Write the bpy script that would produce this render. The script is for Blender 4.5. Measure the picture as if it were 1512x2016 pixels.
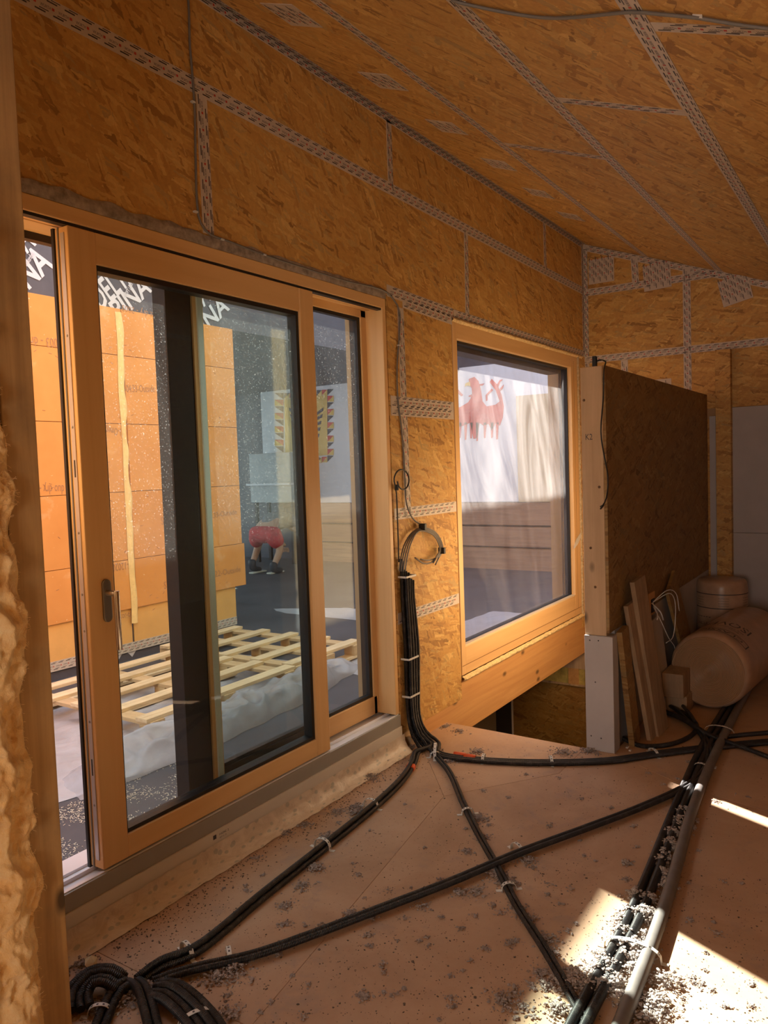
import bpy, math, random, bmesh
import numpy as np
from mathutils import Vector, Matrix, noise
random.seed(7)
for o in list(bpy.data.objects): bpy.data.objects.remove(o)
sc = bpy.context.scene
COL = sc.collection
# ------------------------------------------------------------------ camera
W_, H_ = 1512.0, 2016.0
YAW, PIT, ROL, FPX = 0.581349206, -0.058285099, -0.034625470, 1529.23182
CAM = np.array([0.0, -2.17, 1.5])
fw = np.array([math.cos(PIT)*math.cos(YAW), math.cos(PIT)*math.sin(YAW), math.sin(PIT)])
r0 = np.array([math.sin(YAW), -math.cos(YAW), 0.0]); u0 = np.cross(r0, fw)
RT = r0*math.cos(ROL)+u0*math.sin(ROL); UP = -r0*math.sin(ROL)+u0*math.cos(ROL)
cd = bpy.data.cameras.new('camera'); cam = bpy.data.objects.new('camera', cd); COL.objects.link(cam)
cam.matrix_world = Matrix(((RT[0], UP[0], -fw[0], CAM[0]), (RT[1], UP[1], -fw[1], CAM[1]), (RT[2], UP[2], -fw[2], CAM[2]), (0, 0, 0, 1)))
cd.sensor_fit = 'VERTICAL'; cd.sensor_height = 36.0; cd.lens = FPX*36.0/H_; cd.clip_start = 0.02; cd.clip_end = 200
sc.camera = cam
# ------------------------------------------------------------------ sky, sun, exposure
SKY_STRENGTH = 2.0
SUN_STRENGTH = 32.0
SUN_TAN = 0.78
w = bpy.data.worlds.new('sky'); sc.world = w; w.use_nodes = True
bg = w.node_tree.nodes['Background']; bg.inputs[0].default_value = (0.80, 0.86, 1.0, 1); bg.inputs[1].default_value = SKY_STRENGTH
sl = bpy.data.lights.new('sun', 'SUN'); so = bpy.data.objects.new('sun', sl); COL.objects.link(so)
sl.energy = SUN_STRENGTH; sl.angle = 0.012; sl.color = (1.0, 0.91, 0.78)
so.rotation_euler = Vector((-0.423, -0.906, -SUN_TAN)).to_track_quat('-Z', 'Y').to_euler(); so.location = (6, 10, 8)
def area(name, loc, direction, sx, sy, power, color):
    l = bpy.data.lights.new(name, 'AREA'); o = bpy.data.objects.new(name, l); COL.objects.link(o)
    l.shape = 'RECTANGLE'; l.size = sx; l.size_y = sy; l.energy = power; l.color = color
    o.location = loc; o.rotation_euler = Vector(direction).to_track_quat('-Z', 'Z').to_euler()
area('rear_fill_light', (-2.95, -2.3, 1.45), (1, 0.4, 0.15), 1.2, 1.2, 38, (1.0, 0.86, 0.70))  # added fill lamp behind the camera, no window is known there
sc.view_settings.view_transform = 'Standard'; sc.view_settings.look = 'None'
sc.view_settings.gamma = 1.0; sc.view_settings.use_curve_mapping = False; sc.view_settings.exposure = 0.25

# ------------------------------------------------------------------ survey helpers (photo point -> place on a real plane)
def ray(x, y):
    d = RT*(x-756)-UP*(y-1008)+fw*FPX; return d/np.linalg.norm(d)
def hit(x, y, ax, v):
    d = ray(x, y); t = (v-CAM[ax])/d[ax]; return CAM+t*d
def fl(x, y, z=0.0): return hit(x, y, 2, z)
CH, CS = 3.295, 0.3764
def cz(y): return CH+CS*y
# ------------------------------------------------------------------ mesh helpers
class MB:
    def __init__(s): s.v = []; s.f = []; s.uv = {}; s.sm = set(); s.mi = {}
    def box(s, x0, y0, z0, x1, y1, z1):
        n = len(s.v)
        s.v += [(x0,y0,z0),(x1,y0,z0),(x1,y1,z0),(x0,y1,z0),(x0,y0,z1),(x1,y0,z1),(x1,y1,z1),(x0,y1,z1)]
        s.f += [(n,n+3,n+2,n+1),(n+4,n+5,n+6,n+7),(n,n+1,n+5,n+4),(n+1,n+2,n+6,n+5),(n+2,n+3,n+7,n+6),(n+3,n,n+4,n+7)]
        return s
    def ob(s, c, a, b, d):   # oriented box: centre, three half-axis vectors
        c, a, b, d = [np.array(q, float) for q in (c, a, b, d)]
        if np.dot(np.cross(a, b), d) < 0: a = -a
        n = len(s.v)
        for k in (-1, 1):
            for i, j in ((-1,-1),(1,-1),(1,1),(-1,1)): s.v.append(tuple(c+i*a+j*b+k*d))
        s.f += [(n,n+3,n+2,n+1),(n+4,n+5,n+6,n+7),(n,n+1,n+5,n+4),(n+1,n+2,n+6,n+5),(n+2,n+3,n+7,n+6),(n+3,n,n+4,n+7)]
        return s
    def poly(s, pts, n):     # prism from a planar polygon, thickness vector n
        k = len(s.v); m = len(pts); n = np.array(n, float)
        s.v += [tuple(p) for p in pts]+[tuple(np.array(p)+n) for p in pts]
        s.f += [tuple(range(k, k+m))[::-1], tuple(range(k+m, k+2*m))]
        for i in range(m):
            j = (i+1) % m; s.f.append((k+i, k+j, k+m+j, k+m+i))
        return s
    def tube(s, path, r, n=8, cap=True, rf=None):
        P = [np.array(p, float) for p in path]; k = len(s.v); L = 0; t0 = None; prev = None
        for i, p in enumerate(P):
            t = P[min(i+1, len(P)-1)]-P[max(i-1, 0)]; t = t/(np.linalg.norm(t)+1e-12)
            if prev is None:
                a = np.array([0,0,1.0]) if abs(t[2]) < .9 else np.array([1.0,0,0])
                u = np.cross(a, t)
            else: u = prev-t*np.dot(prev, t)
            u /= np.linalg.norm(u)+1e-12; prev = u; vv = np.cross(t, u)
            if i: L += np.linalg.norm(P[i]-P[i-1])
            rr = rf(i/(len(P)-1)) if rf else r
            for j in range(n):
                an = 2*math.pi*j/n; s.v.append(tuple(p+rr*(math.cos(an)*u+math.sin(an)*vv)))
            if i:
                for j in range(n):
                    j2 = (j+1) % n; a0 = k+(i-1)*n; b0 = k+i*n
                    s.uv[len(s.f)] = [(Lp, j/n), (Lp, (j+1)/n), (L, (j+1)/n), (L, j/n)]; s.sm.add(len(s.f))
                    s.f.append((a0+j, a0+j2, b0+j2, b0+j))
            Lp = L
        if cap:
            s.f.append(tuple(range(k, k+n))[::-1]); s.f.append(tuple(range(k+(len(P)-1)*n, k+len(P)*n)))
        return s
    def grid(s, fn, nu, nv, smooth=True, two=None):
        k = len(s.v)
        for i in range(nu+1):
            for j in range(nv+1): s.v.append(tuple(fn(i/nu, j/nv)))
        for i in range(nu):
            for j in range(nv):
                a = k+i*(nv+1)+j
                if smooth: s.sm.add(len(s.f))
                s.uv[len(s.f)] = [(i/nu, j/nv), ((i+1)/nu, j/nv), ((i+1)/nu, (j+1)/nv), (i/nu, (j+1)/nv)]
                s.f.append((a, a+nv+1, a+nv+2, a+1))
        return s
    def lathe(s, base, axis, prof, n=32, phase=0):
        axis = np.array(axis, float); axis /= np.linalg.norm(axis)
        a = np.array([0,0,1.0]) if abs(axis[2]) < .9 else np.array([1.0,0,0])
        u = np.cross(a, axis); u /= np.linalg.norm(u); v = np.cross(axis, u); k = len(s.v)
        for (h, r) in prof:
            for j in range(n):
                an = 2*math.pi*j/n+phase; s.v.append(tuple(np.array(base)+axis*h+r*(math.cos(an)*u+math.sin(an)*v)))
        for i in range(len(prof)-1):
            for j in range(n):
                j2 = (j+1) % n; s.sm.add(len(s.f)); s.f.append((k+i*n+j, k+i*n+j2, k+(i+1)*n+j2, k+(i+1)*n+j))
        s.f.append(tuple(range(k, k+n))[::-1]); m = k+(len(prof)-1)*n; s.f.append(tuple(range(m, m+n)))
        return s
    def add(s, vs, fs, sm=False):
        k = len(s.v); s.v += [tuple(p) for p in vs]
        for f in fs:
            if sm: s.sm.add(len(s.f))
            s.f.append(tuple(i+k for i in f))
        return s
LOC = {}
def build(name, mb, mat, parent=None, bev=0, kind=None, label=None, origin=None):
    v = np.array(mb.v, float)
    if parent is not None: og = np.array(LOC[parent.name])
    elif origin is not None: og = np.array(origin, float)
    else: og = np.array([(v[:,0].min()+v[:,0].max())/2, (v[:,1].min()+v[:,1].max())/2, v[:,2].min()])
    me = bpy.data.meshes.new(name); me.from_pydata((v-og).tolist(), [], mb.f)
    mats = mat if isinstance(mat, (list, tuple)) else [mat]
    for m in mats: me.materials.append(m)
    if mb.uv:
        uvl = me.uv_layers.new(name='uv')
        for p in me.polygons:
            q = mb.uv.get(p.index)
            if q:
                for li, c in zip(p.loop_indices, q): uvl.data[li].uv = c
    if mb.sm:
        for p in me.polygons:
            if p.index in mb.sm: p.use_smooth = True
    for i, m in mb.mi.items(): me.polygons[i].material_index = m
    me.update()
    o = bpy.data.objects.new(name, me); COL.objects.link(o)
    if parent is not None:
        o.parent = parent; LOC[o.name] = LOC[parent.name]
    else:
        o.location = og; LOC[o.name] = tuple(og)
    if bev:
        b = o.modifiers.new('bevel', 'BEVEL'); b.width = bev; b.segments = 2; b.limit_method = 'ANGLE'
    if kind: o['kind'] = kind
    if label: o['label'] = label
    return o
def root(name, loc=(0,0,0), kind=None):
    o = bpy.data.objects.new(name, None); COL.objects.link(o); o.location = loc; o.empty_display_size = .1
    LOC[o.name] = tuple(loc)
    if kind: o['kind'] = kind
    return o
def tag(o, label, cat, group=None, kind=None):
    o['label'] = label; o['category'] = cat
    if group: o['group'] = group
    if kind: o['kind'] = kind
    return o
def B(*a): return MB().box(*a)
def smooth_path(pts, step=0.025):
    P = [np.array(p, float) for p in pts]; P = [2*P[0]-P[1]]+P+[2*P[-1]-P[-2]]; out = []
    for i in range(1, len(P)-2):
        a, b, c, d = P[i-1:i+3]; n = max(2, int(np.linalg.norm(c-b)/step))
        for k in range(n):
            t = k/n; out.append(.5*((2*b)+(c-a)*t+(2*a-5*b+4*c-d)*t*t+(3*b-a-3*c+d)*t**3))
    out.append(P[-2]); return out
# ------------------------------------------------------------------ materials
def nm(name):
    m = bpy.data.materials.new(name); m.use_nodes = True; nt = m.node_tree
    return m, nt, nt.nodes['Principled BSDF'], nt.nodes, nt.links
def ramp(nt, stops, interp='LINEAR'):
    r = nt.nodes.new('ShaderNodeValToRGB'); r.color_ramp.interpolation = interp; e = r.color_ramp.elements
    e[0].position = stops[0][0]; e[0].color = (*stops[0][1], 1); e[1].position = stops[-1][0]; e[1].color = (*stops[-1][1], 1)
    for p, c in stops[1:-1]:
        q = e.new(p); q.color = (*c, 1)
    return r
def math_(nt, op, a, b=None, c=None):
    n = nt.nodes.new('ShaderNodeMath'); n.operation = op
    for i, q in enumerate((a, b, c)):
        if q is None: continue
        if isinstance(q, (int, float)): n.inputs[i].default_value = q
        else: nt.links.new(q, n.inputs[i])
    return n.outputs[0]
def mixc(nt, fac, a, b, mode='MIX'):
    n = nt.nodes.new('ShaderNodeMix'); n.data_type = 'RGBA'; n.blend_type = mode
    for s_, q in ((n.inputs[0], fac), (n.inputs[6], a), (n.inputs[7], b)):
        if isinstance(q, (int, float)): s_.default_value = q
        elif isinstance(q, tuple): s_.default_value = (*q, 1)
        else: nt.links.new(q, s_)
    return n.outputs[2]
def coords(nt, rand=True, rot=None, scale=(1,1,1)):
    tc = nt.nodes.new('ShaderNodeTexCoord'); out = tc.outputs['Object']
    if rand:
        oi = nt.nodes.new('ShaderNodeObjectInfo'); va = nt.nodes.new('ShaderNodeVectorMath'); va.operation = 'MULTIPLY_ADD'
        cx = nt.nodes.new('ShaderNodeCombineXYZ')
        for i in range(3): nt.links.new(oi.outputs['Random'], cx.inputs[i])
        va.inputs[1].default_value = (31.7, 47.3, 23.9); nt.links.new(cx.outputs[0], va.inputs[0]); nt.links.new(out, va.inputs[2]); out = va.outputs[0]
    if rot is not None:
        mp = nt.nodes.new('ShaderNodeMapping'); mp.inputs['Rotation'].default_value = rot; nt.links.new(out, mp.inputs[0]); out = mp.outputs[0]
    mp = nt.nodes.new('ShaderNodeMapping'); mp.inputs['Scale'].default_value = scale; nt.links.new(out, mp.inputs[0])
    return mp.outputs[0]
def noise_(nt, vec, scale, detail=3, rough=.55, dist=0):
    n = nt.nodes.new('ShaderNodeTexNoise'); n.inputs['Scale'].default_value = scale; n.inputs['Detail'].default_value = detail
    n.inputs['Roughness'].default_value = rough; n.inputs['Distortion'].default_value = dist; nt.links.new(vec, n.inputs['Vector']); return n.outputs[0]
def bump(nt, h, strength, dist, target):
    b = nt.nodes.new('ShaderNodeBump'); b.inputs['Strength'].default_value = strength; b.inputs['Distance'].default_value = dist
    nt.links.new(h, b.inputs['Height']); nt.links.new(b.outputs[0], target.inputs['Normal'])
def osb(name, plane, tint=(1,1,1), base=0.0):
    # strand board: layers of elongated strands, each layer turned to its own direction
    m, nt, pb, N, L = nm(name)
    rot = {'xz': (math.pi/2, 0, 0), 'xy': (0, 0, 0), 'yz': (0, math.pi/2, 0)}[plane]
    v = coords(nt, True, rot)
    nz = nt.nodes.new('ShaderNodeTexNoise'); nz.inputs['Scale'].default_value = 22; nz.inputs['Detail'].default_value = 4; nz.inputs['Roughness'].default_value = .65; L.new(v, nz.inputs['Vector'])
    off = nt.nodes.new('ShaderNodeVectorMath'); off.operation = 'MULTIPLY_ADD'; off.inputs[1].default_value = (.030, .030, 0)
    L.new(nz.outputs['Color'], off.inputs[0]); L.new(v, off.inputs[2]); v2 = off.outputs[0]
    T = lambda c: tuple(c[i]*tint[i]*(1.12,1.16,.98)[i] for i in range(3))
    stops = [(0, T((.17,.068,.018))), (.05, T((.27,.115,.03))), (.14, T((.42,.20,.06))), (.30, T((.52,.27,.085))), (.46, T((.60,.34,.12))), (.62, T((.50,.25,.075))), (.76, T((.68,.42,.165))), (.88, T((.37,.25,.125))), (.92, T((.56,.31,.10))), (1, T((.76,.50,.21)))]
    colr = None; hgt = None
    base_ang = {'xz': -0.42, 'xy': 0.35, 'yz': math.pi/2}[plane]+base
    lay = [(0.5, 4, 14), (-0.6, 5, 18), (0.9, 5, 18), (-0.2, 4, 20), (0.45, 5, 24), (-0.4, 4.5, 22), (0.1, 5, 30), (-0.75, 7, 40), (0.25, 7, 58)]
    for i, (a, sx, sy) in enumerate(lay):
        mp = nt.nodes.new('ShaderNodeMapping'); mp.inputs['Rotation'].default_value = (0, 0, a+base_ang); mp.inputs['Location'].default_value = (i*3.7, i*1.9, 0)
        L.new(v2, mp.inputs[0])
        sc_ = nt.nodes.new('ShaderNodeVectorMath'); sc_.operation = 'MULTIPLY'; sc_.inputs[1].default_value = (sx, sy, 1); L.new(mp.outputs[0], sc_.inputs[0])
        vo = nt.nodes.new('ShaderNodeTexVoronoi'); vo.voronoi_dimensions = '2D'; vo.distance = 'CHEBYCHEV'; vo.inputs['Scale'].default_value = 1.0
        L.new(sc_.outputs[0], vo.inputs['Vector'])
        se = nt.nodes.new('ShaderNodeSeparateColor'); L.new(vo.outputs['Color'], se.inputs[0])
        rp = ramp(nt, stops, 'LINEAR'); L.new(se.outputs[0], rp.inputs[0])
        if colr is None: colr = rp.outputs[0]; hgt = se.outputs[0]
        else:
            thr = math_(nt, 'MULTIPLY', se.outputs[1], .62 if i < 7 else .42)
            mk = math_(nt, 'LESS_THAN', vo.outputs['Distance'], thr)
            colr = mixc(nt, mk, colr, rp.outputs[0])
            n = nt.nodes.new('ShaderNodeMix'); n.data_type = 'FLOAT'; L.new(mk, n.inputs[0]); L.new(hgt, n.inputs[2]); L.new(se.outputs[2], n.inputs[3]); hgt = n.outputs[0]
    gr = noise_(nt, v, 60, 4, .7)
    big = noise_(nt, v, 2.2, 2)
    g1 = math_(nt, 'MULTIPLY_ADD', gr, .5, .75); g2 = math_(nt, 'MULTIPLY_ADD', big, .3, .85)
    g = math_(nt, 'MULTIPLY', g1, g2)
    cx = nt.nodes.new('ShaderNodeCombineColor')
    for i in range(3): L.new(g, cx.inputs[i])
    colr = mixc(nt, .38, colr, T((.50,.265,.085)))
    colr = mixc(nt, 1.0, colr, cx.outputs[0], 'MULTIPLY')
    L.new(colr, pb.inputs['Base Color']); pb.inputs['Roughness'].default_value = .62
    hh = math_(nt, 'ADD', hgt, math_(nt, 'MULTIPLY', gr, .4)); bump(nt, hh, .55, .0035, pb)
    return m
def wood(name, c1, c2, axis=0, rough=.5, ring=1.0, bmp=.15, dirt=0, knots=0, rand=True):
    m, nt, pb, N, L = nm(name)
    s = [34, 34, 34]; s[axis] = 1.6
    v = coords(nt, rand, None, tuple(s)); n = noise_(nt, v, ring, 5, .6, .6)
    r = ramp(nt, [(.28, c1), (.50, tuple((a+b)/2 for a, b in zip(c1, c2))), (.74, c2)]); L.new(n, r.inputs[0]); col = r.outputs[0]
    if knots:
        s2 = [7, 7, 7]; s2[axis] = 3.5
        v3 = coords(nt, rand, None, tuple(s2)); vo = nt.nodes.new('ShaderNodeTexVoronoi'); L.new(v3, vo.inputs['Vector']); vo.inputs['Scale'].default_value = 1.0
        k = ramp(nt, [(.06, (1,1,1)), (.15, (0,0,0))]); L.new(vo.outputs['Distance'], k.inputs[0])
        col = mixc(nt, k.outputs[0], col, tuple(q*.28 for q in c1))
    if dirt:
        v4 = coords(nt, rand); d = noise_(nt, v4, 5, 5, .7); k = ramp(nt, [(.45, (0,0,0)), (.75, (dirt,)*3)]); L.new(d, k.inputs[0])
        col = mixc(nt, k.outputs[0], col, (.10, .075, .055))
    L.new(col, pb.inputs['Base Color']); pb.inputs['Roughness'].default_value = rough
    bump(nt, n, bmp, .002, pb); return m
def plain(name, c, rough=.5, metal=0, nz=0, nscale=20, b=0, coat=0):
    m, nt, pb, N, L = nm(name)
    pb.inputs['Base Color'].default_value = (*c, 1); pb.inputs['Roughness'].default_value = rough; pb.inputs['Metallic'].default_value = metal
    if nz or b:
        v = coords(nt, True); n = noise_(nt, v, nscale, 5, .6)
        if nz:
            r = ramp(nt, [(.3, tuple(max(0, q*(1-nz)) for q in c)), (.7, tuple(min(1, q*(1+nz)) for q in c))]); L.new(n, r.inputs[0]); L.new(r.outputs[0], pb.inputs['Base Color'])
        if b: bump(nt, n, b, .004, pb)
    return m
OSBW = osb('strand_board_wall', 'xz'); OSBE = osb('strand_board_end', 'yz'); OSBC = osb('strand_board_ceiling', 'xy', (1.0, 1.0, 1.0))
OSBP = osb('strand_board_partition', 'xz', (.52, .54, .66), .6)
FRAME_X = wood('larch_frame_along', (.73,.43,.18), (.83,.53,.24), 0, .38, .5, .04)
FRAME_Z = wood('larch_frame_upright', (.73,.43,.18), (.83,.53,.24), 2, .38, .5, .04)
GLULAM = wood('spruce_beam', (.56,.27,.09), (.70,.38,.14), 0, .5, .8, .1, 0, 1)
STUDM = wood('rough_stud', (.36,.205,.08), (.58,.36,.15), 2, .75, .9, .5, .35, 1)
POSTM = wood('planed_post', (.50,.33,.19), (.66,.46,.28), 2, .6, .7, .15, .1, 1)
PLANKM = wood('old_plank', (.30,.20,.12), (.50,.34,.20), 2, .7, .9, .3, .4)
PALX = wood('pallet_slat', (.62,.46,.27), (.86,.70,.46), 0, .7, .9, .3, .25)
PALY = wood('pallet_bearer', (.50,.34,.18), (.72,.53,.30), 1, .7, .9, .3, .2)
GYPS = plain('plasterboard_grey', (.50,.47,.47), .85, 0, .05, 8)
GYPW = plain('plasterboard_pale', (.78,.74,.68), .85, 0, .04, 8)
ALU = plain('aluminium_profile', (.72,.65,.56), .45, .1, .04, 5)
ALUD = plain('aluminium_profile_dark', (.36,.335,.295), .45, .2, .04, 5)
ALUB = plain('aluminium_mill', (.78,.78,.82), .4, .25)
BLACK = plain('black_rubber', (.012,.011,.012), .45)
DARKM = plain('dark_bronze_metal', (.035,.028,.027), .4, .5)
STEEL = plain('brushed_steel', (.62,.58,.54), .28, 1.0)
STEELP = plain('pewter_plate', (.30,.29,.27), .38, .9)
FOAM = plain('joint_foam', (.80,.58,.28), .9, 0, .25, 60, .9)
TAPEM = plain('joint_tape', (.60,.51,.43), .45, 0, .06, 30)
INK = plain('tape_ink', (.06,.05,.055), .5)
REDINK = plain('tape_red_ink', (.55,.06,.04), .5)
WHITEINK = plain('membrane_print', (.62,.60,.64), .6)
BOARDINK = plain('board_print', (.42,.20,.09), .8)
CABLEG = plain('grey_cable', (.20,.185,.17), .5)
CABLEB = plain('black_cable', (.02,.018,.018), .45)
CLIP = plain('white_clip', (.72,.70,.66), .5)
ORANGEC = plain('orange_coupler', (.85,.12,.03), .4)
PIPEM = plain('grey_pipe', (.17,.15,.14), .5, 0, .15, 12)
FLUFF = plain('cellulose_fluff', (.36,.30,.275), .95, 0, .35, 70, .6)
CRUMB = plain('floor_crumbs', (.15,.115,.09), .95, 0, .4, 40)
CHIP = plain('sawdust_chips', (.72,.64,.52), .9, 0, .2, 10)
MEMB = plain('dark_membrane', (.085,.078,.095), .6, 0, .12, 9, .1)
WHITEW = plain('white_render', (.62,.62,.66), .85, 0, .03, 3)
# corrugated conduit
COND, nt, pb, N, L = nm('corrugated_conduit')
uvn = nt.nodes.new('ShaderNodeUVMap'); sx = nt.nodes.new('ShaderNodeSeparateXYZ'); L.new(uvn.outputs[0], sx.inputs[0])
wv = math_(nt, 'SINE', math_(nt, 'MULTIPLY', sx.outputs[0], 2*math.pi/.0052))
pb.inputs['Base Color'].default_value = (.017,.016,.018,1); pb.inputs['Roughness'].default_value = .42; bump(nt, wv, .55, .002, pb)
v = coords(nt, True); dn = noise_(nt, v, 26, 5, .7); r = ramp(nt, [(.50, (.014,.013,.015)), (.74, (.075,.066,.062))]); L.new(dn, r.inputs[0]); L.new(r.outputs[0], pb.inputs['Base Color'])
# floor board
FLOORM, nt, pb, N, L = nm('floor_board')
v = coords(nt, True); n1 = noise_(nt, v, 2.3, 5, .6, .5); n2 = noise_(nt, v, 45, 4, .65); n3 = noise_(nt, v, 6.5, 6, .7, .3)
r = ramp(nt, [(.30, (.40,.235,.135)), (.50, (.50,.31,.19)), (.70, (.58,.385,.25))]); L.new(n1, r.inputs[0])
c2 = mixc(nt, math_(nt, 'MULTIPLY', n2, .35), r.outputs[0], (.60,.41,.27))
k = ramp(nt, [(.55, (0,0,0)), (.72, (.65,)*3)]); L.new(n3, k.inputs[0]); c2 = mixc(nt, k.outputs[0], c2, (.34,.25,.205))
sp = noise_(nt, v, 120, 2, .5); k = ramp(nt, [(.70, (0,0,0)), (.74, (.8,)*3)]); L.new(sp, k.inputs[0]); c2 = mixc(nt, k.outputs[0], c2, (.12,.075,.05))
L.new(c2, pb.inputs['Base Color']); pb.inputs['Roughness'].default_value = .62; bump(nt, n2, .15, .001, pb)
# orange wood fibre board
FIBRE, nt, pb, N, L = nm('wood_fibre_board')
v = coords(nt, True); n1 = noise_(nt, v, 1.8, 4, .6); n2 = noise_(nt, v, 70, 4, .7); n3 = noise_(nt, v, 3.6, 5, .65, .4)
r = ramp(nt, [(.3, (.66,.27,.065)), (.7, (.76,.34,.095))]); L.new(n1, r.inputs[0])
k = ramp(nt, [(.60, (0,0,0)), (.76, (.55,)*3)]); L.new(n3, k.inputs[0]); c2 = mixc(nt, k.outputs[0], r.outputs[0], (.86,.60,.36))
sp = noise_(nt, v, 42, 2, .5); k = ramp(nt, [(.74, (0,0,0)), (.77, (.8,)*3)]); L.new(sp, k.inputs[0]); c2 = mixc(nt, k.outputs[0], c2, (.9,.78,.52))
L.new(c2, pb.inputs['Base Color']); pb.inputs['Roughness'].default_value = .85; bump(nt, n2, .2, .002, pb)
FIBREL = plain('pale_fibre_board', (.78,.42,.13), .85, 0, .08, 5)
# mineral wool
WOOL, nt, pb, N, L = nm('mineral_wool')
v = coords(nt, True, None, (1,1,.7)); n1 = noise_(nt, v, 9, 6, .65, .8); n2 = noise_(nt, v, 90, 5, .75, 1.2)
r = ramp(nt, [(.22, (.62,.30,.09)), (.45, (.90,.56,.22)), (.68, (.98,.76,.42))]); L.new(math_(nt, 'MULTIPLY_ADD', n2, .35, math_(nt, 'MULTIPLY', n1, .65)), r.inputs[0])
L.new(r.outputs[0], pb.inputs['Base Color']); pb.inputs['Roughness'].default_value = 1; bump(nt, n2, .7, .006, pb)
pb.inputs['Sheen Weight'].default_value = .3
# sealing foil under the door
FOIL, nt, pb, N, L = nm('printed_foil')
v = coords(nt, False, None, (1, 3, 1)); vo = nt.nodes.new('ShaderNodeTexVoronoi'); vo.inputs['Scale'].default_value = 22; L.new(v, vo.inputs['Vector'])
k = ramp(nt, [(.22, (1,1,1)), (.30, (0,0,0))]); L.new(vo.outputs['Distance'], k.inputs[0]); n1 = noise_(nt, v, 9, 5, .65, 1.5)
r = ramp(nt, [(.3, (.62,.49,.37)), (.7, (.80,.68,.55))]); L.new(n1, r.inputs[0]); c2 = mixc(nt, math_(nt, 'MULTIPLY', k.outputs[0], .55), r.outputs[0], (.33,.34,.29))
L.new(c2, pb.inputs['Base Color']); pb.inputs['Roughness'].default_value = .35; bump(nt, n1, .5, .008, pb)
# roll wrapping film and end spiral
ROLLF = plain('roll_film', (.50,.33,.22), .3, 0, .12, 14, .3)
ROLLE, nt, pb, N, L = nm('roll_end_spiral')
tc = nt.nodes.new('ShaderNodeTexCoord'); uvm = nt.nodes.new('ShaderNodeUVMap'); ln = nt.nodes.new('ShaderNodeVectorMath'); ln.operation = 'LENGTH'; L.new(uvm.outputs[0], ln.inputs[0])
nn = noise_(nt, tc.outputs['Object'], 12, 4, .6); sn = math_(nt, 'SINE', math_(nt, 'MULTIPLY_ADD', ln.outputs['Value'], 800, math_(nt, 'MULTIPLY', nn, 14)))
r = ramp(nt, [(0, (.33,.19,.10)), (1, (.46,.29,.165))]); L.new(math_(nt, 'MULTIPLY_ADD', sn, .5, .5), r.inputs[0]); L.new(r.outputs[0], pb.inputs['Base Color']); pb.inputs['Roughness'].default_value = .4; bump(nt, sn, .4, .004, pb)
# roofing felt on the terrace
FELT, nt, pb, N, L = nm('roofing_felt')
v = coords(nt, False); n1 = noise_(nt, v, 1.5, 5, .6); n2 = noise_(nt, v, 200, 3, .6)
r = ramp(nt, [(.3, (.045,.045,.055)), (.7, (.09,.09,.105))]); L.new(n1, r.inputs[0]); L.new(r.outputs[0], pb.inputs['Base Color']); pb.inputs['Roughness'].default_value = .6; bump(nt, n2, .3, .002, pb)
# films and glass
def sheet(name, c, trans, rough=.35):
    m, nt, pb, N, L = nm(name); out = nt.nodes['Material Output']
    v = coords(nt, True); n = noise_(nt, v, 7, 5, .6, 1.0)
    r = ramp(nt, [(.3, tuple(q*.75 for q in c)), (.7, c)]); L.new(n, r.inputs[0]); L.new(r.outputs[0], pb.inputs['Base Color']); pb.inputs['Roughness'].default_value = rough
    bump(nt, n, .6, .02, pb)
    tr = nt.nodes.new('ShaderNodeBsdfTransparent'); tl = nt.nodes.new('ShaderNodeBsdfTranslucent'); tl.inputs[0].default_value = (*c, 1)
    m1 = nt.nodes.new('ShaderNodeMixShader'); m1.inputs[0].default_value = .35; L.new(pb.outputs[0], m1.inputs[1]); L.new(tl.outputs[0], m1.inputs[2])
    m2 = nt.nodes.new('ShaderNodeMixShader'); m2.inputs[0].default_value = trans; L.new(m1.outputs[0], m2.inputs[1]); L.new(tr.outputs[0], m2.inputs[2]); L.new(m2.outputs[0], out.inputs[0])
    return m
FILM = sheet('clear_plastic_film', (.70,.72,.80), .35, .25); FILMW = sheet('white_plastic_film', (.78,.76,.82), .08, .4)
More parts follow.
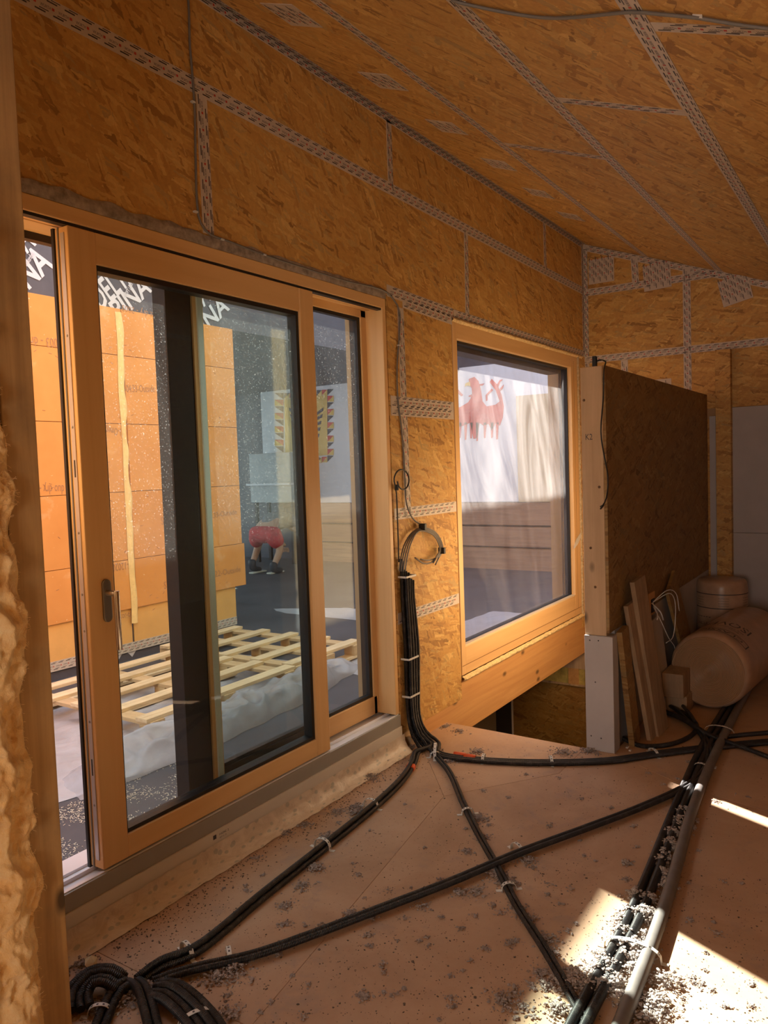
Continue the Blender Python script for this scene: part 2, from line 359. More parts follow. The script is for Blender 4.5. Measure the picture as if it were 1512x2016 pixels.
def glass(name, tint, dust, specks, smear=0, film=(.85,.87,.9), refl=.7):
    m, nt, pb, N, L = nm(name); out = nt.nodes['Material Output']
    tr = nt.nodes.new('ShaderNodeBsdfTransparent'); tr.inputs[0].default_value = (*tint, 1)
    gl = nt.nodes.new('ShaderNodeBsdfGlossy'); gl.inputs['Roughness'].default_value = .0; lw = nt.nodes.new('ShaderNodeLayerWeight'); fr_ = math_(nt, 'MULTIPLY_ADD', math_(nt, 'POWER', lw.outputs['Facing'], 5.0), refl, .03)
    m1 = nt.nodes.new('ShaderNodeMixShader'); L.new(fr_, m1.inputs[0]); L.new(tr.outputs[0], m1.inputs[1]); L.new(gl.outputs[0], m1.inputs[2])
    tl = nt.nodes.new('ShaderNodeBsdfTranslucent'); tl.inputs[0].default_value = (*film, 1); df = nt.nodes.new('ShaderNodeBsdfDiffuse'); df.inputs[0].default_value = (*film, 1)
    md = nt.nodes.new('ShaderNodeMixShader'); md.inputs[0].default_value = .35; L.new(tl.outputs[0], md.inputs[1]); L.new(df.outputs[0], md.inputs[2])
    v = coords(nt, False); sp = noise_(nt, v, 160, 2, .5); lo = noise_(nt, v, 1.3, 3, .6)
    k = ramp(nt, [(.66, (0,0,0)), (.72, (specks,)*3)]); L.new(sp, k.inputs[0])
    f = math_(nt, 'MULTIPLY', k.outputs[0], lo); f = math_(nt, 'ADD', f, dust)
    if smear:
        vs = coords(nt, False, (0, .25, 0), (2.2, 2.2, .55)); s1 = noise_(nt, vs, 1.0, 6, .62, 2.2); ks = ramp(nt, [(.36, (0,0,0)), (.72, (smear,)*3)]); L.new(s1, ks.inputs[0]); f = math_(nt, 'ADD', f, ks.outputs[0])
    f = math_(nt, 'MINIMUM', f, .9)
    m2 = nt.nodes.new('ShaderNodeMixShader'); L.new(f, m2.inputs[0]); L.new(m1.outputs[0], m2.inputs[1]); L.new(md.outputs[0], m2.inputs[2]); L.new(m2.outputs[0], out.inputs[0])
    return m
GLASS = glass('door_glass', (.88,.93,.90), .003, .22, .008); GLASSF = glass('fixed_glass', (.85,.91,.91), .003, .18, .006); GLASSW = glass('window_glass', (.92,.93,.96), .012, .05, .095, (.88,.87,.88), .45)

# ------------------------------------------------------------------ lettering
_tc = {}
def glyphs(txt, bold=0):
    key = txt; txt = txt
    if (txt, bold) in _tc: return _tc[(txt, bold)]
    cu = bpy.data.curves.new('t', 'FONT'); cu.body = txt; cu.size = 1.0; cu.resolution_u = 2; cu.fill_mode = 'FRONT'; cu.offset = bold
    o = bpy.data.objects.new('t', cu); COL.objects.link(o); dg = bpy.context.evaluated_depsgraph_get(); dg.update()
    me = o.evaluated_get(dg).to_mesh(); vs = np.array([v.co[:] for v in me.vertices]); fs = [tuple(p.vertices) for p in me.polygons]
    o.evaluated_get(dg).to_mesh_clear(); bpy.data.objects.remove(o); bpy.data.curves.remove(cu)
    w_ = vs[:,0].max()-vs[:,0].min(); vs[:,0] -= vs[:,0].min()
    _tc[(txt, bold)] = (vs, fs, w_); return _tc[(txt, bold)]
def put_text(mb, txt, org, u, v, n=(0,0,0), bold=0):
    """org = start of baseline; |u| = whole width, |v| = capital height"""
    vs, fs, w_ = glyphs(txt, bold); u = np.array(u, float); v = np.array(v, float); org = np.array(org, float)+np.array(n, float)
    P = [org+u*(p[0]/w_)+v*(p[1]/.70) for p in vs]
    mb.add(P, fs); return mb
# ------------------------------------------------------------------ printed joint tape
def tape(parent, p0, p1, width, nrm, full=True, name='joint_tape', off=.0012):
    tape.k += 1; off = off+.00011*(tape.k % 11)
    p0 = np.array(p0, float); p1 = np.array(p1, float); n = np.array(nrm, float); n /= np.linalg.norm(n)
    L_ = np.linalg.norm(p1-p0); t = (p1-p0)/L_; s = np.cross(n, t)
    mb = MB(); seg = max(1, int(L_/.25)); k = 0
    for i in range(seg):
        a = p0+t*L_*i/seg; b = p0+t*L_*(i+1)/seg
        mb.ob((a+b)/2+n*(off/2), (b-a)/2*1.0, s*width/2, n*off/2)
    tp = build(name, mb, TAPEM, parent)
    ink = MB(); red = MB(); z = off+.0005; x = .01; rowh = width
    while x < L_-.06:
        for q, row in enumerate((-.30, .0, .30)):
            o = p0+t*(x+(q*.021))+s*(row*width)
            if q == 1:
                put_text(ink, 'WÜRTH', o-s*.005, t*.036, s*.0095, n*z)
                mb2 = o+t*.044; red.ob(mb2+n*z, t*.0042, s*.0042, n*.0002)
            else:
                ink.ob(o+t*.02+n*z, t*.018, s*.0022, n*.0002); ink.ob(o+t*.033+s*.007+n*z, t*.016, s*.0013, n*.0002)
        x += .062
    if ink.v:
        build('tape_lettering', ink, INK, tp, kind='stuff'); build('tape_logo_dots', red, REDINK, tp, kind='stuff')
    return tp
T_ = .018
tape.k = 0
# ================================================================== FLOOR
floor = build('floor', MB().poly([(-3,-4.6,-.16),(6.45,-4.6,-.16),(6.45,-.98,-.16),(3.87,-.98,-.16),(3.90,0,-.16),(3.90,.25,-.16),(-3,.25,-.16)], (0,0,.135)), plain('floor_substructure', (.25,.17,.1), .8), kind='structure', origin=(0,0,0))
G = .0009
def panel_poly(parent, pts, z0, z1, mat, name='floor_panel'):
    c = np.mean(np.array(pts), 0); q = []
    for p in pts:
        d = np.array(p)-c; q.append(tuple(c+d*(1-G/np.linalg.norm(d)))+(z0,))
    return build(name, MB().poly(q, (0,0,z1-z0)), mat, parent, bev=.0012)
fy = [0.05, -.46, -.83]  # board joints met in the photograph
floorp = [
 [(-3,-.70),(1.46,-.70),(1.46,0.02),(-3,0.02)],
 [(1.46,-.72),(3.00,-.47),(3.60,0.02),(1.46,0.02)],
 [(3.00,-.47),(3.49,-.83),(3.87,-.83),(3.90,0.02),(3.60,0.02)],
 [(-3,-.70),(1.46,-.70),(2.6,-4.6),(-3,-4.6)],
 [(1.46,-.72),(3.00,-.47),(3.49,-.83),(3.87,-.83),(3.86,-.98),(3.63,-1.36),(2.6,-4.6)],
 [(3.86,-.98),(6.45,-.98),(6.45,-2.7),(3.2,-2.7),(3.63,-1.36)],
 [(3.2,-2.7),(6.45,-2.7),(6.45,-4.6),(2.6,-4.6)]]
for p in floorp: panel_poly(floor, p, -.025, 0, FLOORM)
# edge batten by the stair opening
build('edge_batten', MB().box(3.46,-.02,0.0,3.62,.02,.05), POSTM, floor, bev=.002)

# ================================================================== WINDOW WALL (y = 0)
wl = root('wall_left', (0,0,0), 'structure')
DX0, DX1, DZ1 = 1.20, 3.385, 2.36     # door opening
WX0, WX1, WZ0, WZ1 = 4.09, 6.27, .20, 2.355
WT = .26
core = MB()
core.box(-3,T_,0,DX0,WT,CH+.05).box(DX0,T_,DZ1,6.47,WT,CH+.05).box(DX1,T_,-.1,WX0,WT,DZ1).box(WX1,T_,-.1,6.47,WT,DZ1)
build('wall_core', core, plain('wall_core_timber', (.42,.27,.14), .8), wl)
def wpan(x0, z0, x1, z1): build('osb_panel', MB().box(x0+.0015, 0, z0+.0015, x1-.0015, T_, z1-.0015), OSBW, wl, bev=.001)
Z = [0, .695, 1.24, 1.815, 2.372, 2.93, CH]
for a, b in ((0,1),(1,2),(2,3),(3,4)):
    wpan(DX1+.002, .085 if a == 0 else Z[a], WX0, Z[b]); wpan(-3, Z[a], DX0, Z[b])
for x0, x1 in ((-3,.2),(.2,2.155),(2.155,4.305),(4.305,6.453)): wpan(x0, Z[4], x1, Z[5])
for x0, x1 in ((-3,1.2),(1.2,3.47),(3.47,5.6),(5.6,6.453)): wpan(x0, Z[5], x1, Z[6])
wpan(WX1, .1, 6.453, Z[4])
ny = (0,-1,0)
tape(wl, (0.6,0,2.945), (6.45,0,2.905), .062, ny)
tape(wl, (2.155,0,2.92), (2.16,0,2.40), .056, ny)
tape(wl, (3.47,0,3.27), (3.47,0,2.95), .05, ny)
tape(wl, (4.31,0,2.91), (4.30,0,2.40), .05, ny)
tape(wl, (5.60,0,3.27), (5.60,0,2.93), .05, ny)
tape(wl, (3.40,0,2.40), (4.11,0,2.385), .06, ny); tape(wl, (3.55,0,2.362), (4.10,0,2.345), .055, ny)
tape(wl, (4.12,0,2.385), (6.45,0,2.385), .05, ny)
tape(wl, (3.40,0,1.835), (4.085,0,1.835), .06, ny); tape(wl, (3.40,0,1.79), (4.085,0,1.79), .055, ny)
tape(wl, (3.40,0,1.25), (4.085,0,1.25), .06, ny)
tape(wl, (3.40,0,.70), (4.085,0,.70), .06, ny)
tape(wl, (3.525,0,2.33), (3.535,0,1.25), .06, ny)
tape(wl, (-.5,0,3.275), (6.45,0,3.275), .034, ny)
tape(wl, (6.43,0,3.28), (6.43,0,2.38), .034, ny)
tape(wl, (6.36,-.001,.30), (6.36,-.001,.02), .05, ny)
# crumpled sealing strip over the door frame
mb = MB(); mb.grid(lambda u, v: (1.25+u*2.13, -.005*abs(noise.noise(Vector((u*40, v*3, 0))))-.003-.003*v*(1-v)*4, 2.352+v*(.045+.012*noise.noise(Vector((u*25, 7, v))))), 160, 6)
sf = plain('sealing_strip', (.33,.27,.22), .7, 0, .45, 28, .8); build('sealing_strip', mb, sf, wl)

# glulam lintel beam under the window and the foam joint above it
gb = root('trim_1', (5.0,0,-.13), 'structure')
build('glulam_beam', MB().box(3.58,.004,-.125,6.453,.20,.196), GLULAM, gb, bev=.003)
mb = MB(); mb.grid(lambda u, v: (4.09+u*2.2, -.004-.016*math.sin(math.pi*v)*(1+.5*noise.noise(Vector((u*60, v*4, 1)))), .186+.036*v+.005*noise.noise(Vector((u*45, v, 3)))), 170, 8)
build('foam_joint', mb, FOAM, gb)
mb = MB(); mb.grid(lambda u, v: (4.09+u*2.27, -.002-.012*math.sin(math.pi*v)*(1+.5*noise.noise(Vector((u*60, v*4, 9)))), 2.335+.03*v+.004*noise.noise(Vector((u*45, v, 5)))), 170, 6); build('foam_joint', mb, FOAM, gb)
mb = MB(); mb.grid(lambda u, v: (6.245+.035*v+.003*noise.noise(Vector((u*45, v, 5))), -.003-.012*math.sin(math.pi*v)*(1+.5*noise.noise(Vector((u*60, v*4, 9)))), .20+2.15*u), 150, 6)
foamr = build('foam_joint', mb, plain('taped_foam_edge', (.55,.42,.26), .8, 0, .35, 50, .6), gb)

# ================================================================== SLIDING DOOR
dr = root('door_1', (2.4,0,0), 'structure')
# frame: head, right jamb, left jamb
build('frame_head', MB().box(1.20,-.004,2.302,3.376,.075,2.352).box(1.20,.075,2.30,3.376,.26,2.352), FRAME_X, dr, bev=.003)
build('head_groove', MB().box(1.22,.004,2.292,3.345,.03,2.3025), BLACK, dr)
build('frame_jamb', MB().box(3.345,-.004,.203,3.376,.165,2.303), FRAME_Z, dr, bev=.003)
build('frame_jamb', MB().box(1.20,-.004,.203,1.27,.26,2.303), FRAME_Z, dr, bev=.003)
# threshold
build('threshold_track', MB().box(1.2,.0,.135,3.376,.17,.190).box(1.2,.055,.19,3.376,.06,.204).box(1.2,.0,.19,3.376,.012,.2), ALUB, dr, bev=.001)
build('threshold_cap', MB().box(1.2,.10,.19,1.62,.19,.200), ALUB, dr, bev=.001)
build('dark_profile', MB().box(1.0,-.008,.136,3.383,.0,.196), ALUD, dr, bev=.001)
build('pale_profile', MB().box(1.0,-.014,.083,3.383,.0,.136), ALU, dr, bev=.001)
build('base_board', MB().box(1.0,-.0,-.02,3.383,.2,.135), plain('base_board_grey', (.4,.36,.31), .8), dr)
mb = MB(); mb.grid(lambda u, v: (1.0+u*2.40, -.016-.05*v**3-.010*abs(noise.noise(Vector((u*30, v*2.5, 2)))), .086*(1-v)+.003+.004*noise.noise(Vector((u*38, 3, v)))), 220, 8)
build('sealing_foil', mb, FOIL, dr)
mk = MB(); o_ = (2.02,-.0145,.105); put_text(mk, 'HEBE 2', (2.055,-.0150,.112), (.05,0,0), (0,0,.008)); mk.ob((2.03,-.0148,.115), (.008,0,0), (0,.0003,0), (0,0,.008)); put_text(mk, '0711-3', (2.055,-.0150,.100), (.035,0,0), (0,0,.006))
build('profile_print', mk, INK, dr)
# sliding sash: stiles, rails, bead, gasket, glass, handle
SX0, SX1, SZ0, SZ1 = 1.55, 2.785, .205, 2.292
ss = build('sliding_sash', MB().box(SX0,.0,SZ0,1.652,.068,SZ1).box(2.690,.0,SZ0,SX1,.068,SZ1), FRAME_Z, dr, bev=.004)
build('sash_rail', MB().box(1.652,.002,SZ0,2.690,.066,.283), FRAME_X, ss, bev=.003)
build('sash_rail', MB().box(1.652,.002,2.190,2.690,.066,SZ1), FRAME_X, ss, bev=.003)
gz = MB(); gz.box(1.652,.012,.283,1.662,.06,2.19).box(2.672,.012,.283,2.690,.06,2.19).box(1.662,.012,.283,2.672,.06,.297).box(1.662,.012,2.172,2.672,.06,2.19)
build('glazing_gasket', gz, BLACK, ss)
build('glass_pane', MB().box(1.655,.034,.285,2.685,.038,2.188), GLASS, ss)
build('edge_gasket', MB().box(SX0-.006,.066,.20,SX0+.012,.078,SZ1), BLACK, ss)
es = MB().box(SX0-.003,.018,SZ0+.03,SX0,.036,SZ1-.02)
build('lock_strip', es, plain('lock_strip_metal', (.55,.52,.56), .4, .5), ss)
build('edge_seal', MB().box(SX0-.003,.046,SZ0,SX0,.052,SZ1), plain('grey_brush', (.22,.2,.18), .8), ss)
sl_ = MB()
for z in (.52, 1.50): sl_.box(SX0-.0036,.024,z,SX0-.0030,.030,z+.055)
build('latch_slot', sl_, BLACK, ss)
sc_ = MB()
for z in (.42,.70,1.0,1.12,1.32,1.66,1.95): sc_.lathe((SX0-.0032,.027,z), (-1,0,0), [(0,.0045),(.0012,.003)], 8)
build('screw', sc_, STEELP, ss)
hp = hit(208,1140,1,0.); hq = hit(208,1225,1,0.); hz0, hz1 = hq[2], hp[2]; hx = hit(209,1183,1,-.0)[0]
mb = MB(); prof = []
for i in range(17): a = math.pi*i/16; prof.append((hx+.016*math.cos(a), -.0, hz1-.016+.016*math.sin(a)))
for i in range(17): a = math.pi+math.pi*i/16; prof.append((hx+.016*math.cos(a), -.0, hz0+.016+.016*math.sin(a)))
mb.poly(prof, (0,-.009,0)); build('handle_plate', mb, STEELP, ss, bev=.0015)
hzt = hz1-.045
mb = MB().tube([(hx,-.005,hzt),(hx,-.055,hzt)], .0095, 14).tube([(hx,-.055,hzt+.0095),(hx,-.055,hzt-.185)], .0095, 14)
build('handle_grip', mb, STEEL, ss, bev=.001)
# fixed leaf behind
fx = build('fixed_leaf', MB().box(2.80,.100,.205,3.33,.165,.300).box(2.2,.100,2.262,3.345,.165,2.302), FRAME_X, dr, bev=.003)
build('rail_cladding', MB().box(2.2,.1,.205,2.80,.165,.25).box(2.2,.1,.268,2.80,.165,.30), DARKM, fx)
build('rail_strip', MB().box(2.2,.098,.25,2.80,.165,.268), ALUD, fx)
build('leaf_stile', MB().box(3.30,.100,.205,3.345,.150,2.30), FRAME_Z, fx, bev=.003)
build('interlock_stile', MB().box(2.015,.095,.204,2.135,.165,2.30), DARKM, fx, bev=.002)
build('interlock_strip', MB().box(2.168,.088,.204,2.196,.165,2.30), plain('pale_metal', (.62,.70,.70), .4, .2), fx, bev=.002)
build('interlock_wood', MB().box(2.150,.095,.204,2.168,.165,2.30).box(2.196,.095,.204,2.204,.165,2.30), FRAME_Z, fx)
build('interlock_gasket', MB().box(2.135,.105,.204,2.15,.165,2.30), BLACK, fx)
gz = MB().box(3.275,.108,.30,3.30,.135,2.262).box(2.2,.108,.30,3.275,.135,.315).box(2.2,.108,2.245,3.275,.135,2.262)
build('glazing_gasket', gz, BLACK, fx)
build('glass_pane', MB().box(2.2,.118,.31,3.28,.122,2.25), GLASSF, fx)
build('outer_cladding', MB().box(3.31,.15,.20,3.345,.18,2.30).box(1.25,.17,2.275,3.345,.20,2.30).box(2.2,.165,.20,3.31,.18,.255), DARKM, fx)

# ================================================================== WINDOW
wn = root('window_1', (5.2,0,.2), 'structure')
wf = build('window_frame', MB().box(4.095,-.003,.226,4.150,.09,2.34).box(6.105,-.003,.226,6.245,.09,2.34), FRAME_Z, wn, bev=.003)
build('window_rail', MB().box(4.150,-.002,.226,6.105,.09,.392), FRAME_X, wn, bev=.003)
build('window_rail', MB().box(4.150,-.002,2.243,6.105,.09,2.34), FRAME_X, wn, bev=.003)
build('rail_groove', MB().box(4.10,-.0035,.280,6.24,-.0015,.284).box(6.16,-.0035,.284,6.164,-.0015,2.3), plain('groove_shadow', (.30,.14,.05), .8), wn)
build('glazing_bead', MB().box(4.150,.0,.392,6.105,.03,.404), plain('bead_pale', (.80,.62,.38), .4), wn, bev=.001)
gz = MB().box(4.150,.03,.392,4.158,.08,2.243).box(6.088,.03,.392,6.105,.08,2.243).box(4.158,.03,.392,6.088,.08,.404).box(4.158,.03,2.228,6.088,.08,2.243)
build('glazing_gasket', gz, BLACK, wn)
build('glass_pane', MB().box(4.152,.052,.396,6.10,.056,2.24), GLASSW, wn)
build('outer_cladding', MB().box(4.10,.09,.23,4.152,.2,2.34).box(4.10,.2,.23,4.285,.24,2.34).box(6.10,.09,.23,6.24,.105,2.34).box(4.15,.09,2.20,6.10,.2,2.34).box(4.15,.09,.23,6.10,.20,.30), DARKM, wn)  # left outer return is out of view, widened to narrow the sun streak

fp = [hit(x, y, 1, -.006) for x, y in ((1130,1078),(1134,1062),(1143,1048),(1143,1058),(1138,1070),(1131,1080))]
fl_o = MB().poly([tuple(p) for p in fp][::-1], (0,-.002,0)); tag(build('foil_scrap', fl_o, CLIP), 'small torn white foil flap at the right edge of the window frame', 'foil')
# ================================================================== END WALL (x = 6.453)
XE = 6.453
we = root('wall_back', (XE,0,0), 'structure')
build('wall_core', MB().box(XE+T_,-4.6,-2.6,XE+.25,.26,3.4).box(XE+T_,.26,-2.6,XE+.25,1.9,-.16), plain('wall_core_timber_end', (.42,.27,.14), .8), we)
def epan(y0, y1, z0, z1, z1b=None, mat=None, name='osb_panel', x=XE):
    y0 += .0015; y1 -= .0015; z1b = z1 if z1b is None else z1b
    build(name, MB().poly([(x,y0,z0+.0015),(x,y1,z0+.0015),(x,y1,z1b-.0015),(x,y0,z1-.0015)], (T_,0,0)), mat or OSBE, we, bev=.001)
epan(-.42,0,2.885,cz(-.42),cz(0)); epan(-.82,-.42,2.885,cz(-.82),cz(-.42)); epan(-1.09,-.82,2.885,2.886,cz(-.82)) if False else None
build('osb_panel', MB().poly([(XE,-1.088,2.886),(XE,-.8215,2.886),(XE,-.8215,cz(-.8215))], (T_,0,0)), OSBE, we)
epan(-.82,0,2.33,2.885); 
build('osb_panel', MB().poly([(XE,-2.56,2.3315),(XE,-.8215,2.3315),(XE,-.8215,2.8835),(XE,-1.09,2.8835)], (T_,0,0)), OSBE, we)
epan(-.82,0,1.78,2.33); epan(-2.9,-.82,1.86,2.33,None); epan(-1.14,0.0,-.30,1.78)
for (a, b, c, d) in ((-4.6,-2.3,0,.90),(-2.3,-1.14,0,.90),(-2.9,-1.14,.90,1.86),(-4.6,-2.9,.90,1.56)): epan(a, b, c, d, None, GYPS, 'plasterboard_panel', XE-.004)
nx = (-1,0,0); XT = XE
tape(we, (XT,-1.10,2.885), (XT,0,2.888), .058, nx)
tape(we, (XT,-2.55,2.325), (XT,0,2.333), .058, nx)
tape(we, (XT,-.82,cz(-.82)-.02), (XT,-.82,1.9), .058, nx); tape(we, (XT,-.42,cz(-.42)-.02), (XT,-.43,2.91), .055, nx)
tape(we, (XT,-.33,2.30), (XT,-.33,1.95), .055, nx)
tape(we, (XT,-.02,3.26), (XT,-.02,.2), .036, nx)
tape(we, (XT,0,cz(0)-.03), (XT,-2.5,cz(-2.5)-.03), .05, nx)
for (yc, zc, ang) in ((-.155,3.05,.0),(-.60,2.93,.05),(-1.17,2.74,.22)):
    for k in range(4):
        c0 = np.array([XT-.001*k, yc+.002, zc]); dv = np.array([0, math.sin(ang), math.cos(ang)]); sv = np.array([0, math.cos(ang), -math.sin(ang)])
        cc = c0+sv*(.078-.052*k); tape(we, cc-dv*.10, cc+dv*.10, .056, nx, name='patch_tape', off=.0014+.0003*k)
for k in range(4): tape(we, (XT-.001*k,-.52-.05*k,2.12), (XT-.001*k,-.52-.05*k,1.96), .054, nx, name='patch_tape', off=.0014)
build('osb_post', MB().box(6.375,-1.142,.0,XE-.004,-1.035,2.295), OSBE, we, bev=.002)
build('post_side_strip', MB().box(6.40,-1.03,.0,XE-.004,-.985,1.80), GYPS, we, bev=.002)
build('osb_panel', MB().box(XE-.001,-.98,-.25,XE+.002,-.985,0), OSBE, we)

# lower storey seen through the stair opening
ls = root('wall_lower', (XE,.3,-2.6), 'structure')
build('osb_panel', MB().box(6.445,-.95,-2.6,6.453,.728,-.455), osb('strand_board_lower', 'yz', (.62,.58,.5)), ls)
build('panel_edge', MB().box(6.43,.728,-2.6,6.453,.74,-.455), GYPW, ls)
build('dark_board', MB().box(6.44,.74,-2.6,6.453,1.85,-.455), plain('dark_board', (.045,.042,.045), .7), ls)
build('timber_rail', MB().box(6.42,-.9,-.30,6.453,1.85,-.16).box(6.42,-.9,-.455,6.453,1.85,-.440), POSTM, ls)
build('timber_stud', MB().box(6.42,.10,-.44,6.453,.19,-.30).box(6.42,-.05,-.44,6.453,.04,-.30).box(6.42,.62,-.44,6.453,.70,-.30), GLULAM, ls)
build('mineral_wool', MB().box(6.435,-.9,-.44,6.453,1.85,-.30), plain('yellow_wool', (.55,.42,.12), .95, 0, .3, 20, .8), ls)
build('lower_wall_left', MB().box(3.9,.9,-2.6,6.45,.98,-.16), plain('lower_render', (.35,.26,.16), .9), ls)
build('lower_floor', MB().box(3.0,-1.1,-2.65,6.45,1.0,-2.6), plain('lower_floor', (.35,.3,.25), .9), ls)
build('stair_header', MB().box(3.87,-.98,-2.6,3.90,.9,-.16), plain('header_timber', (.45,.28,.13), .8), ls)
build('lower_wall_right', MB().box(3.9,-1.0,-2.6,6.45,-.96,-.16), GYPW, ls)

# ================================================================== CEILING (rises towards the window wall)
ce = root('ceiling', (0,0,CH), 'structure')
def cpan(x0, x1, ya, yb):
    a, b = ya-.0015, yb+.0015
    build('osb_panel', MB().poly([(x0+.002,a,cz(a)),(x1-.002,a,cz(a)),(x1-.002,b,cz(b)),(x0+.002,b,cz(b))], (0,0,T_)), OSBC, ce, bev=.001)
rows = [(0,-.51,(1.0,4.9)),(-.51,-1.06,(1.6,3.71)),(-1.06,-1.57,(.9,2.97,5.2)),(-1.57,-2.12,(-.2,2.29,4.6)),(-2.12,-2.67,(1.0,3.4)),(-2.67,-3.25,(2.0,4.4)),(-3.25,-3.9,(.6,3.4)),(-3.9,-4.6,(2,4.4))]
for ya, yb, cuts in rows:
    xs = [-3]+list(cuts)+[XE]
    for i in range(len(xs)-1): cpan(xs[i], xs[i+1], ya, yb)
nc = np.array([0, CS, -1.0]); nc /= np.linalg.norm(nc)
for y, wd in ((-.51,.05),(-1.06,.06),(-1.58,.062),(-2.12,.06)): tape(ce, (.8,y,cz(y)), (6.44,y,cz(y)), wd, nc)
for x, a, b in ((3.71,-.54,-1.03),(2.97,-1.09,-1.55),(2.29,-1.61,-2.1)): tape(ce, (x,a,cz(a)), (x,b,cz(b)), .055, nc)
tape(ce, (.8,-.02,cz(-.02)), (6.44,-.02,cz(-.02)), .03, nc)
for x in (2.34,2.96,3.54,4.15,4.74,5.32):
    for k in range(3):
        tape(ce, (x-.09,-.25-.05*k,cz(-.25-.05*k)), (x+.09,-.25-.05*k,cz(-.25-.05*k)), .052, nc, name='patch_tape', off=.0014+.0003*k)
# roof slab with eaves over the terrace
rf = build('roof_slab', MB().poly([(-3.2,-4.8,cz(-4.8)+.03),(XE+.3,-4.8,cz(-4.8)+.03),(XE+.3,.30,cz(.30)+.03),(-3.2,.30,cz(.30)+.03)], (0,0,.25)), plain('roof_timber', (.22,.14,.08), .8), ce)

# ================================================================== ROOM BEHIND THE CAMERA
wr = root('wall_right', (0,-4.6,0), 'structure')
mb = MB().box(-3,-4.68,0,6.45,-4.6,1.6)
build('osb_panel', mb, OSBW, wr)
wfr = root('wall_front', (-3,0,0), 'structure')
mb = MB().box(-3.1,-4.6,0,-3.02,-2.9,2.3).box(-3.1,-1.7,0,-3.02,.2,3.4).box(-3.1,-2.9,0,-3.02,-1.7,.85).box(-3.1,-2.9,2.05,-3.02,-1.7,3.0)  # opening put into this unseen wall to let fill light in
build('osb_panel', mb, OSBE, wfr)

# ================================================================== STAIR PARTITION
PX0, PX1, PY0, PY1, PT = 3.87, 6.40, -.97, -.842, 1.965
pt = root('wall_middle', (3.9,-.9,0), 'structure')
build('plasterboard_core', MB().box(PX0+.09,PY0+.015,0,PX1,PY1-.012,PT-.01), GYPW, pt)
build('post', MB().box(PX0,PY0+.016,.60,PX0+.09,PY1,PT), POSTM, pt, bev=.003)
build('top_rail', MB().box(PX0+.09,PY0+.016,PT-.03,PX1,PY1,PT), POSTM, pt, bev=.002)
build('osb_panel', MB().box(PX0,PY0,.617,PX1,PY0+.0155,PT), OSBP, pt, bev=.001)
build('plasterboard_panel', MB().box(PX0-.012,PY0-.018,.0,PX0+.08,PY1-.0,.600), GYPS, pt, bev=.002)
build('plasterboard_panel', MB().box(PX0+.09,PY0+.001,.0,PX1,PY0+.015,.615), GYPS, pt, bev=.002)
build('osb_panel', MB().box(PX0+.09,PY1-.012,-.30,PX1,PY1,PT-.03), plain('bounce_boarding', (.80,.58,.33), .7, 0, .08, 9), pt, bev=.001)  # unseen back face, coloured pale to bounce sunlight around the stairwell
sm_ = MB()
for (y, z) in ((-.870,.575),(-.915,.577),(-.895,.36),(-.868,.075),(-.92,.07)): sm_.lathe((PX0-.0125,y,z), (-1,0,0), [(0,.004),(.001,.003)], 8)
build('screw', sm_, INK, pt)
sm_ = MB()
for (y, z) in ((-.93,1.36),(-.88,1.05),(-.86,1.80),(-.90,.85)): sm_.lathe((PX0-.0002,y,z), (-1,0,0), [(0,.007),(.0008,.004)], 10)
build('knot', sm_, plain('dark_knot', (.14,.07,.03), .7), pt)
mk = MB(); put_text(mk, 'K2', (PX0-.0006,-.865,1.60), (0,-.035,0), (0,0,.03)); build('pencil_mark', mk, INK, pt)

# ================================================================== FOREGROUND STUD AND WOOL
SY = -.50
def sp(x, y): return hit(x, y, 1, SY)
xa = sp(30,700)[0]; xb = sp(48,700)[0]
xr = (sp(60,700)[0]+sp(133,1800)[0])/2; wdt = sp(133,1800)[0]-sp(69,1800)[0]
st = build('timber_stud', MB().box(xr-wdt,SY,0,xr,SY+.10,cz(SY)-.004), STUDM, None, bev=.003)
tag(st, 'rough sawn upright timber stud at the left edge, pale wool bulging over it', 'stud')
random.seed(3)
def wool(u, v):
    z = .08+v*2.15
    n1 = noise.fractal(Vector((u*2.0, v*9, .5)), .8, 2.1, 5); n2 = noise.noise(Vector((u*1.5, v*7.5, 4.2)))
    edge = xr-wdt+.008+.022*n2+.018*noise.noise(Vector((v*24, 8, 1)))
    fade = 1/(1+math.exp((z-1.72)*14)); edge = edge*fade+(edge-.055)*(1-fade)
    if abs(z-1.13) < .12: edge += .022*math.cos((z-1.13)/.12*math.pi/2)
    x = edge-(1-u)*.42
    d = .028*(1-(max(0, (u-.55))/.45)**3)+(.034*n1+.022*(.5-abs(noise.noise(Vector((u*5, v*17, 7))))*2.4))*(1 if u < .93 else .4)+.014*noise.noise(Vector((u*14, v*60, 2)))+.006*noise.noise(Vector((u*40, v*170, 2)))
    y = SY-.012-max(d, -.008)
    if u > .985: y = SY-.002
    return (x, y, z)
mb = MB(); mb.grid(wool, 110, 420)
wo = build('insulation_wool', mb, WOOL, None); tag(wo, 'fluffy pale yellow mineral wool batt beside the rough stud, left edge', 'insulation')
bk = build('wool_backing_sheet', MB().box(-.6,SY+.02,0,xr-wdt-.004,SY+.05,2.95), WOOL); tag(bk, 'flat wool layer in the bay behind the bulging batt', 'insulation')
mb = MB()
for i in range(1100):
    v = random.random(); u = random.choice([random.uniform(.9, .985), random.uniform(.3, .98)]); p = np.array(wool(u, v)); q = p.copy(); pts = [p]
    d = np.array([random.uniform(-.2, 1), random.uniform(-1, -.1), random.uniform(-.6, .6)]); d /= np.linalg.norm(d)
    for k in range(3):
        d = d+np.random.RandomState(i*7+k).uniform(-.7, .7, 3); d /= np.linalg.norm(d); q = q+d*.0045; pts.append(q)
    mb.tube(pts, .00035, 3, False)
